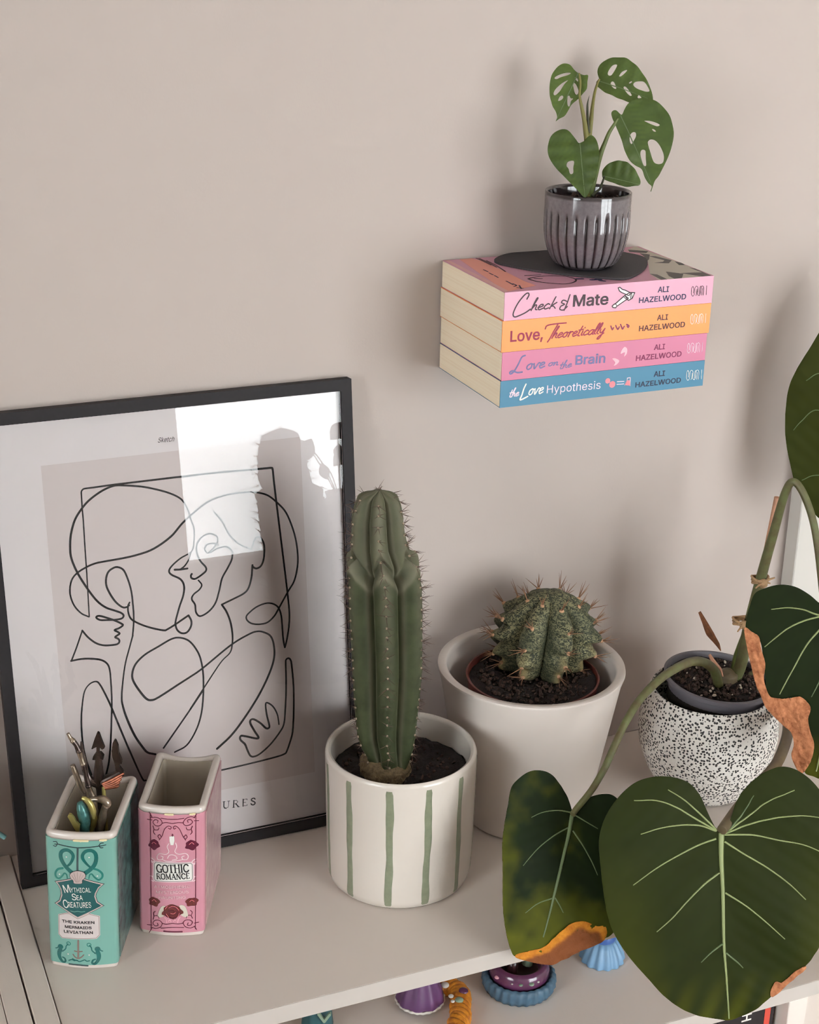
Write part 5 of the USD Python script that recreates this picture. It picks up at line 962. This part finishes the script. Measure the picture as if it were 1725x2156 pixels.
vpr(kv, ks, 'leaf_print', unary_union([poly_px(ks, cY(q), True) for q in ([(232,895),(195,905),(168,980),(205,985),(235,955)], [(350,890),(395,900),(420,980),(385,985),(355,955)])]), 'print_cream')
vpr(kv, ks, 'rose_print', poly_px(ks, cY(rose(290,938,84,56,.5))), 'rose_red', .0003)
vpr(kv, ks, 'rose_print', S(ks, cY, [[(250,940),(275,905),(315,905),(335,940),(310,970),(270,965),(265,940),(290,925),(310,940)], [(222,930),(240,975),(285,990)], [(360,925),(345,972),(300,990)]], .0006), 'wine', .0005)
vpr(kv, ks, 'rose_print', S(ks, cY, [[(262,905),(290,892),(322,900),(345,925)], [(232,915),(250,890)], [(278,950),(300,955),(318,942)], [(118,378),(135,365),(155,378)], [(430,385),(450,372),(468,388)], [(120,855),(138,842),(155,858)], [(432,862),(450,850),(470,864)], [(240,955),(262,985)], [(350,950),(335,985)]], .00045), 'print_salmon', .0006)
vpr(kv, ks, 'candle_print', poly_px(ks, cY([(266,314),(306,310),(308,350),(300,385),(276,385),(268,352)])), 'print_white'); vpr(kv, ks, 'candle_print', poly_px(ks, cY([(290,288),(300,300),(294,314),(284,306)])), 'wine', .0003)
vpr(kv, ks, 'holder_print', S(ks, cY, [[(262,372),(248,400),(262,440),(235,462),(185,458),(162,480),(170,508),(205,505),(212,482),(195,478)], [(318,368),(326,400),(312,440),(345,462),(395,458),(420,480),(412,508),(378,508),(370,485),(388,480)], [(205,505),(240,518),(290,520),(380,508)], [(250,495),(265,470),(290,465),(318,475),(328,500),(290,510)]], .0008), 'print_blush')
plt = poly_px(ks, cY([(135,545),(150,528),(300,534),(440,540),(458,555),(460,675),(445,692),(290,690),(150,688),(133,670)]))
vpr(kv, ks, 'plate_print', plt.buffer(.0008), 'print_blush', .0001); vpr(kv, ks, 'plate_print', plt, 'grey_plate', .0002); vpr(kv, ks, 'plate_print', plt.buffer(-.0009), 'print_white', .00035)
vpr(kv, ks, 'scroll_print', S(ks, cY, [[(108,500),(125,505),(140,520),(120,535),(112,520)], [(485,515),(465,520),(450,540),(475,555),(480,535)], [(105,650),(125,655),(135,690),(112,685)], [(482,660),(465,665),(455,695),(480,690)]], .0010), 'print_blush')
vpr(kv, ks, 'lettering', roman_text(ks, 'GOTHIC', *[cY([q])[0] for q in ((158,612), (430,612), (158,548))], thick=.13, thin=.06), 'ink_black', .0006)
vpr(kv, ks, 'lettering', roman_text(ks, 'ROMANCE', *[cY([q])[0] for q in ((158,668), (436,668), (158,622))], thick=.14, thin=.07), 'ink_black', .0006)
vtext(kv, ks, cY, 'ATMOSPHERIC', (140,745), (437,748), (140,722), 'print_blush', False, .0003); vtext(kv, ks, cY, 'MYSTERIOUS', (156,790), (426,790), (156,766), 'print_blush', False, .0003); vtext(kv, ks, cY, 'HAUNTING', (178,834), (400,834), (178,811), 'print_blush', False, .0003)
vpr(kv, ks, 'bar_print', S(ks, cY, [[(220,1102),(290,1106),(370,1108)]], .0013), 'wine')
vpr(kv, ks, 'scroll_print', S(ks, cY, [[(225,985),(240,1005),(245,1030)], [(355,985),(340,1005),(335,1030)], [(258,1018),(270,1005),(280,1022)], [(300,1020),(312,1006),(325,1020)]], .0006), 'print_pinkfaded')
# gold chips under the front rims
for t_, s_, hh, ups in ((tv, ts, 0.130, ((.030, .0055), (.0475, .0022))), (kv, ks, 0.127, ((.027, .0030), (.046, .0016)))):
    for uu, ww in ups: obj('gold_chip', printed(Point(uu, hh-0.0056).buffer(.001).union(LineString([(uu-ww, hh-.0054), (uu+ww, hh-.0055)]).buffer(.0009)), s_, .0002, .0006, ED), 'gold', t_, smooth=False)

# ------------------------------------------------------------------ metal trinkets standing in the teal vase
def deep(px, back): # point over the vase mouth at a distance "back" behind its front face
    P = np.array([tO[0]+td[0]*back, tO[1]+td[1]*back, 0.0]); return at(px[0], px[1], P, [td[0], td[1], 0])
RS = 0.56
def ztube(p, r, *k): return tube(p, np.atleast_1d(r)*RS if np.size(r) > 1 else float(r)*RS, *k)
def zpts(lst, back): return [deep(q, back) for q in cZ(lst)]
tri = thing('trident_pin', 'dark bronze trident with three barbed prongs in the teal vase', 'trinket', deep(cZ([(430, 640)])[0], .055))
bk_ = .055; bot = lambda p, z=0.013: np.array([p[0], p[1]+0.004, z])
pv = Plane([tO[0]+td[0]*bk_, tO[1]+td[1]*bk_, 0], [tw[0], tw[1], 0], [0, 0, 1])
def plate(pts, thick, surf, sm=False):
    thick *= 0.6
    g_ = poly_px(surf, cZ(pts), sm).buffer(-.0005).buffer(.0005)
    mm = cat_([trimesh.creation.extrude_polygon(p, thick, engine='earcut') for p in polys(g_)]); v = np.array(mm.vertices); v[:, 2] -= thick/2; return trimesh.Trimesh(surf(v), mm.faces, process=False)
obj('prong', cat_([plate([(418,100),(438,112),(462,180),(495,262),(470,278),(440,250),(415,248),(385,262),(355,282),(368,240),(392,165)], .005, pv), ztube(zpts([(425,245),(425,320)], bk_), .0026, 8), plate([(425,310),(455,312),(485,345),(482,382),(455,370),(425,372),(395,382),(370,380),(378,345),(402,315)], .0065, pv), ztube(zpts([(428,340),(430,450),(430,560),(430,650)], bk_), (.0042, .0062, .0078, .007), 10)]), 'bronze', tri)
obj('prong', cat_([plate([(595,180),(610,190),(632,240),(640,320),(672,395),(675,425),(648,418),(650,460),(690,510),(700,545),(660,540),(610,490),(600,420),(575,350),(568,290),(578,210)], .006, pv), ztube(zpts([(655,515),(580,560),(500,600),(440,640)], bk_), (.004, .0065, .0075, .007), 10)]), 'bronze', tri)
obj('prong', cat_([ztube(zpts([(252,205),(262,300),(285,400),(300,520),(340,600),(430,640)], bk_), (.0015, .0032, .004, .005, .0065, .007), 10)]), 'bronze', tri)
e_ = zpts([(430, 640)], bk_)[0]; obj('shaft', ztube([e_, e_+[0.0005, 0.001, -0.02], [e_[0]+0.001, e_[1]+0.002, 0.0125]], (.006, .0042, .0040), 10), 'bronze', tri, smooth=True)
cl = thing('fan_pin', 'copper coloured fan trinket leaning on the right wall of the teal vase', 'trinket', deep(cZ([(600, 610)])[0], .05))
ms = []
for k in range(5): ms.append(ztube(zpts([(470+k*6, 640+k*12), (560+k*14, 600+k*16), (690-k*14, 530+k*30)], .047), (.0022, .0030, .0016), 8))
obj('fan', cat_(ms), 'copper_red', cl, smooth=40); e_ = zpts([(480, 670)], .047)[0]; obj('shaft', ztube([e_, [e_[0], e_[1], 0.06], [e_[0]-.002, e_[1], 0.0125]], .003, 8), 'olive_gold', cl, smooth=True)
fg = thing('finger_pin', 'long jointed silver bronze finger pin rising highest at the left of the teal vase', 'trinket', deep(cZ([(300, 600)])[0], .045))
segs = [[(112,118),(135,160),(165,195)], [(165,195),(200,240),(228,300)], [(228,300),(250,370),(270,430)], [(270,430),(300,560),(325,660)], [(325,660),(345,720),(370,780)]]; rr_ = [(.0026, .0040), (.0040, .0046), (.0046, .0042), (.0040, .0044), (.0044, .0048)]
for s_, r_ in zip(segs, rr_): obj('joint', cat_([ztube(zpts(s_, .043), (r_[0], (r_[0]+r_[1])/2.3, r_[1]), 10)]+[trimesh.Trimesh(trimesh.creation.icosphere(2, r_[1]*1.06*RS).vertices+zpts(s_, .043)[-1], trimesh.creation.icosphere(2, r_[1]).faces, process=False)]), 'bone_metal' if s_[0][0] not in (165, 270) else 'bronze', fg, smooth=True)
e_ = zpts([(370, 780)], .043)[0]; obj('shaft', ztube([e_, [e_[0]+.004, e_[1]-.001, 0.07], [e_[0]+.006, e_[1]-.001, 0.0125]], (.0046, .0036, .003), 10), 'bone_metal', fg, smooth=True)
f2 = thing('finger_pin', 'short pale finger pin behind the long one in the teal vase', 'trinket', deep(cZ([(220, 600)])[0], .052))
obj('joint', ztube(zpts([(160,445),(185,510),(215,590),(250,680),(280,740)], .052), (.0036, .0044, .0044, .0040, .0036), 10), 'bone_metal', f2, smooth=True); e_ = zpts([(280, 740)], .052)[0]; obj('shaft', ztube([e_, [e_[0]+.003, e_[1], 0.06], [e_[0]+.004, e_[1], 0.0125]], .003, 8), 'bone_metal', f2, smooth=True)
fi = thing('fish_pin', 'teal and gold fish tail trinket at the front of the teal vase', 'trinket', deep(cZ([(300, 950)])[0], .020))
obj('body', ztube(zpts([(235,830),(255,890),(275,960),(290,1040),(285,1130)], .022), (.0042, .0078, .0088, .0080, .0068), 14), 'trinket_teal', fi, smooth=True)
obj('ridge', ztube(zpts([(255,785),(300,800),(345,850),(375,930),(380,1000)], .018), (.0026, .0040, .0050, .0046, .0016), 10), 'olive_gold', fi, smooth=True)
obj('fin', plate([(125,945),(150,950),(180,985),(205,1030),(238,1060),(232,1120),(205,1135),(180,1090),(140,1020),(112,970)], .004, Plane([tO[0]+td[0]*.016, tO[1]+td[1]*.016, 0], [tw[0], tw[1], 0], [0, 0, 1])), 'olive_gold', fi); e_ = zpts([(300, 1130)], .022)[0]; obj('shaft', ztube([e_+[0, 0, .01], e_, [e_[0], e_[1], 0.0125]], .005, 8), 'trinket_teal', fi, smooth=True)
bn = thing('bone_pin', 'bent pale metal hand trinket at the front right of the teal vase', 'trinket', deep(cZ([(470, 960)])[0], .030))
obj('knuckle', cat_([ztube(zpts([(340,805),(400,795),(470,800),(515,830),(520,870)], .030), (.0030, .0042, .0062, .0066, .0056), 12)]), 'bone_metal', bn, smooth=True)
obj('finger', ztube(zpts([(505,860),(485,910),(478,960),(462,1040),(450,1110)], .028), (.0052, .0050, .0060, .0062, .0050), 12), 'bone_metal', bn, smooth=True)
obj('finger', ztube(zpts([(380,940),(385,1000),(370,1060),(345,1120)], .030), (.0030, .0048, .0050, .0042), 10), 'olive_gold', bn, smooth=True); e_ = zpts([(450, 1110)], .028)[0]; obj('shaft', ztube([e_, [e_[0], e_[1]+.004, .06], [e_[0]-.002, e_[1]+.006, 0.0125]], .004, 8), 'bone_metal', bn, smooth=True)

# ------------------------------------------------------------------ ornaments on the shelf under the top board
def flute(n, d, ph=0): return lambda th, i: 1+d*np.cos(n*th+ph)
zl = ZL+0.0003
sk = thing('bell_ornament', 'small purple bell-shaped ornament with a white hem on the lower shelf', 'ornament', (0.474, -0.183, zl))
obj('skirt', lathe([(0.0215, zl+0.006), (0.0222, zl+0.008), (0.0195, zl+0.018), (0.014, zl+0.032), (0.0095, zl+0.044), (0.007, zl+0.052), (0.003, zl+0.056)], 0.474, -0.183, 80, flute(9, .035)), 'purple', sk, smooth=True)
obj('hem', lathe([(0.0216, zl+0.0045), (0.0232, zl+0.006), (0.0230, zl+0.0078), (0.0216, zl+0.0082)], 0.474, -0.183, 96, flute(24, .02), closed=True), 'hem_white', sk, smooth=True)
obj('foot', lathe([(0.0120, zl), (0.0125, zl+0.0006), (0.0115, zl+0.0055)], 0.474, -0.183, 40), 'areole_tan', sk)
rp = thing('cord_ornament', 'amber twisted cord ornament with small flowers beside the purple bell', 'ornament', (0.51, -0.2, zl))
cpt = smooth_pts([at(x, y, [0, 0, zl+.006], [0, 0, 1]) for x, y in cP([(640,500),(760,480),(900,480),(1020,540),(1050,640),(1040,760),(1050,880),(1010,960),(1000,1100)])], n=10)
Tn = np.gradient(cpt, axis=0); Tn /= np.linalg.norm(Tn, axis=1, keepdims=True); Sd = np.cross(Tn, [0, 0, 1.0])
for k in range(3):
    a = np.linspace(0, 2*math.pi*5, len(cpt))+k*2.094; obj('strand', tube(cpt+Sd*(np.cos(a)*.0052)[:, None]+np.array([0, 0, 1])*(np.sin(a)*.0030)[:, None], .0052, 10, smooth=False), 'amber', rp, smooth=True)
for (x, y), m, r in (((1030,650), 'jade', .0040), ((925,600), 'hem_white', .0026), ((1085,530), 'bowl_purple', .0045), ((945,665), 'hem_white', .0020), ((845,455), 'hem_white', .0040)):
    p = at(*cP([(x, y)])[0], [0, 0, zl+.0135], [0, 0, 1]); b = trimesh.creation.icosphere(2, r); b.vertices *= [1, 1, .5]; b.apply_translation(p); obj('flower', b, m, rp, smooth=True)
DX, DY = 0.5715, -0.192
ds = thing('trinket_dish', 'blue fluted dish around a purple bowl of small trinkets on the lower shelf', 'dish', (DX, DY, zl))
obj('dish', lathe([(0.026, zl), (0.0325, zl+0.0008), (0.0350, zl+0.006), (0.0342, zl+0.014), (0.0312, zl+0.0168), (0.0290, zl+0.0145), (0.024, zl+0.006)], DX, DY, 168, flute(28, .018)), 'blue_flute', ds, smooth=True)
obj('bowl', lathe([(0.020, zl+0.007), (0.0265, zl+0.010), (0.0288, zl+0.018), (0.0270, zl+0.0265), (0.0232, zl+0.0290), (0.0205, zl+0.0275), (0.018, zl+0.020), (0.004, zl+0.0165)], DX, DY, 96), 'bowl_purple', ds, smooth=True)
obj('lining', lathe([(0.004, zl+0.0168), (0.0178, zl+0.0203), (0.0176, zl+0.0206), (0.004, zl+0.0172)], DX, DY, 48), 'bowl_dark', ds)
for (x, y), m, r in (((520,740), 'print_pinkfaded', .0024), ((1170,965), 'jade', .0026), ((920,865), 'jade', .0020), ((1250,850), 'hem_white', .0012), ((710,1010), 'hem_white', .0010)):
    px, py = 980+x/7.841, 1960+y/7.841; d = at(px, py, [0, 0, zl+.024], [0, 0, 1]); e = np.array([d[0]-DX, d[1]-DY]); e = e/np.linalg.norm(e)*min(np.linalg.norm(e), .0282); b = trimesh.creation.icosphere(2, r); b.vertices *= [1, 1, .5]; b.apply_translation([DX+e[0], DY+e[1], zl+.022]); obj('spot', b, m, ds, smooth=True)
for k, (a, m, r, h) in enumerate(((2.4, 'rust', .0040, .030), (1.3, 'cork', .0036, .026), (0.3, 'jade', .0055, .010), (3.4, 'bowl_dark', .006, .012))):
    x, y = DX+.010*math.cos(a), DY+.010*math.sin(a); obj('trinket', cat_([tube([[x, y, zl+.0195], [x+.001, y, zl+.022+h*.5], [x+.002, y+.001, zl+.02+h]], (r, r*.9, r*.7), 10)]), m, ds, smooth=40)
KX, KY = 0.6655, -0.1845
cu = thing('fluted_cup', 'light blue fluted ornament with a darker blue band on the lower shelf', 'ornament', (KX, KY, zl))
obj('skirt', lathe([(0.0205, zl), (0.0215, zl+0.001), (0.0200, zl+0.008), (0.0150, zl+0.018), (0.0112, zl+0.0235)], KX, KY, 140, flute(14, .045)), 'sky_blue', cu, smooth=True)
obj('band', lathe([(0.0112, zl+0.0225), (0.0122, zl+0.0240), (0.0118, zl+0.0290), (0.0100, zl+0.0300)], KX, KY, 60), 'royal_blue', cu, smooth=True)
obj('top', lathe([(0.0092, zl+0.0298), (0.0096, zl+0.034), (0.0110, zl+0.045), (0.006, zl+0.052)], KX, KY, 60), 'sky_blue', cu, smooth=True)
b = trimesh.creation.icosphere(2, .0055); b.vertices *= [.7, 1, 1.2]; b.apply_translation([KX+.0205, KY-.002, zl+.017]); obj('handle', b, 'sky_blue', cu, smooth=True)
tt_ = at(683, 2152, [0, 0, zl+.010], [0, 0, 1])
te = thing('teal_ornament', 'small teal ornament with a pale chevron, leftmost on the lower shelf', 'ornament', (tt_[0], tt_[1], zl))
obj('body', lathe([(0.0140, zl), (0.0148, zl+0.002), (0.0130, zl+0.020), (0.0090, zl+0.045), (0.004, zl+0.05)], tt_[0]-.004, tt_[1]+.008, 48, flute(8, .03)), 'deep_teal', te, smooth=True)
pvt = Plane([tt_[0]-.004, tt_[1]-.0055, zl], [.93, -.36, 0], [0, 0, 1])
obj('chevron', printed(LineString([(-.003, .026), (.002, .018), (.007, .026)]).buffer(.0012), pvt, 0, .003), 'jade', te)

# ------------------------------------------------------------------ turquoise stick at the left edge
tb = thing('drinking_straw', 'pale turquoise straw tip at the left edge above the neighbouring bookcase', 'straw', (0.06, -0.06, 0.0025))
s0, s1 = at(10, 1763, [0, -.05, 0], [0, 1, 0]), at(-22, 1744, [0, -.05, 0], [0, 1, 0])
obj('straw', tube([s0, s1, s1+(s1-s0)*2+[0, 0, -.002], s1+(s1-s0)*5+[0, 0, -.004]], .0023, 12), 'turquoise', tb, smooth=40)
e = s1+(s1-s0)*4+[0, 0, -.004]; obj('holder', lathe([(.016, .0023), (.018, .004), (.019, e[2]-.003), (.0165, e[2]-.003), (.0155, .006)], e[0], e[1], 40), 'white_ceramic', tb)

# ------------------------------------------------------------------ things on the window sill that the picture glass mirrors
sv = thing('window_plant', 'leafy plant in a round white vase on the window sill behind the camera', 'plant', (1.47, YF+.03, WZ0))
obj('vase', lathe([(.05, WZ0+.0005), (.075, WZ0+.04), (.085, WZ0+.11), (.07, WZ0+.18), (.04, WZ0+.22), (.045, WZ0+.235), (.036, WZ0+.235), (.032, WZ0+.2)], 1.47, YF+.03, 48), 'white_ceramic', sv, smooth=50)
g = np.random.default_rng(77)
for k in range(14):
    a = g.uniform(0, 6.28); tip = np.array([1.47+.15*math.cos(a)*g.uniform(.4, 1), YF+.03+.05*math.sin(a), WZ0+g.uniform(.30, .46)]); s_ = np.array([1.47, YF+.03, WZ0+.2])
    obj('stem', tube([s_, (s_+tip)/2+[0, 0, .03], tip], .002, 6), 'stem_green', sv, smooth=True)
    pl = facing(tip, (g.uniform(-.4, .4), 1, g.uniform(-.2, .5))); L = g.uniform(.05, .085); an = g.uniform(-1.2, 1.2)
    q = [(L*(t-.5)*math.sin(an)+.32*L*math.sin(math.pi*t)*s*math.cos(an), -L*(t-.2)*math.cos(an)+.32*L*math.sin(math.pi*t)*s*math.sin(an)) for t, s in [(t, 1) for t in np.linspace(0, 1, 9)]+[(t, -1) for t in np.linspace(.9, .1, 8)]]
    mm, _, _ = leaf_surface(pl, np.array(q), [], lambda u, v: 2*u*u, step=.012); obj('leaf', mm, 'sill_plant', sv, smooth=True)
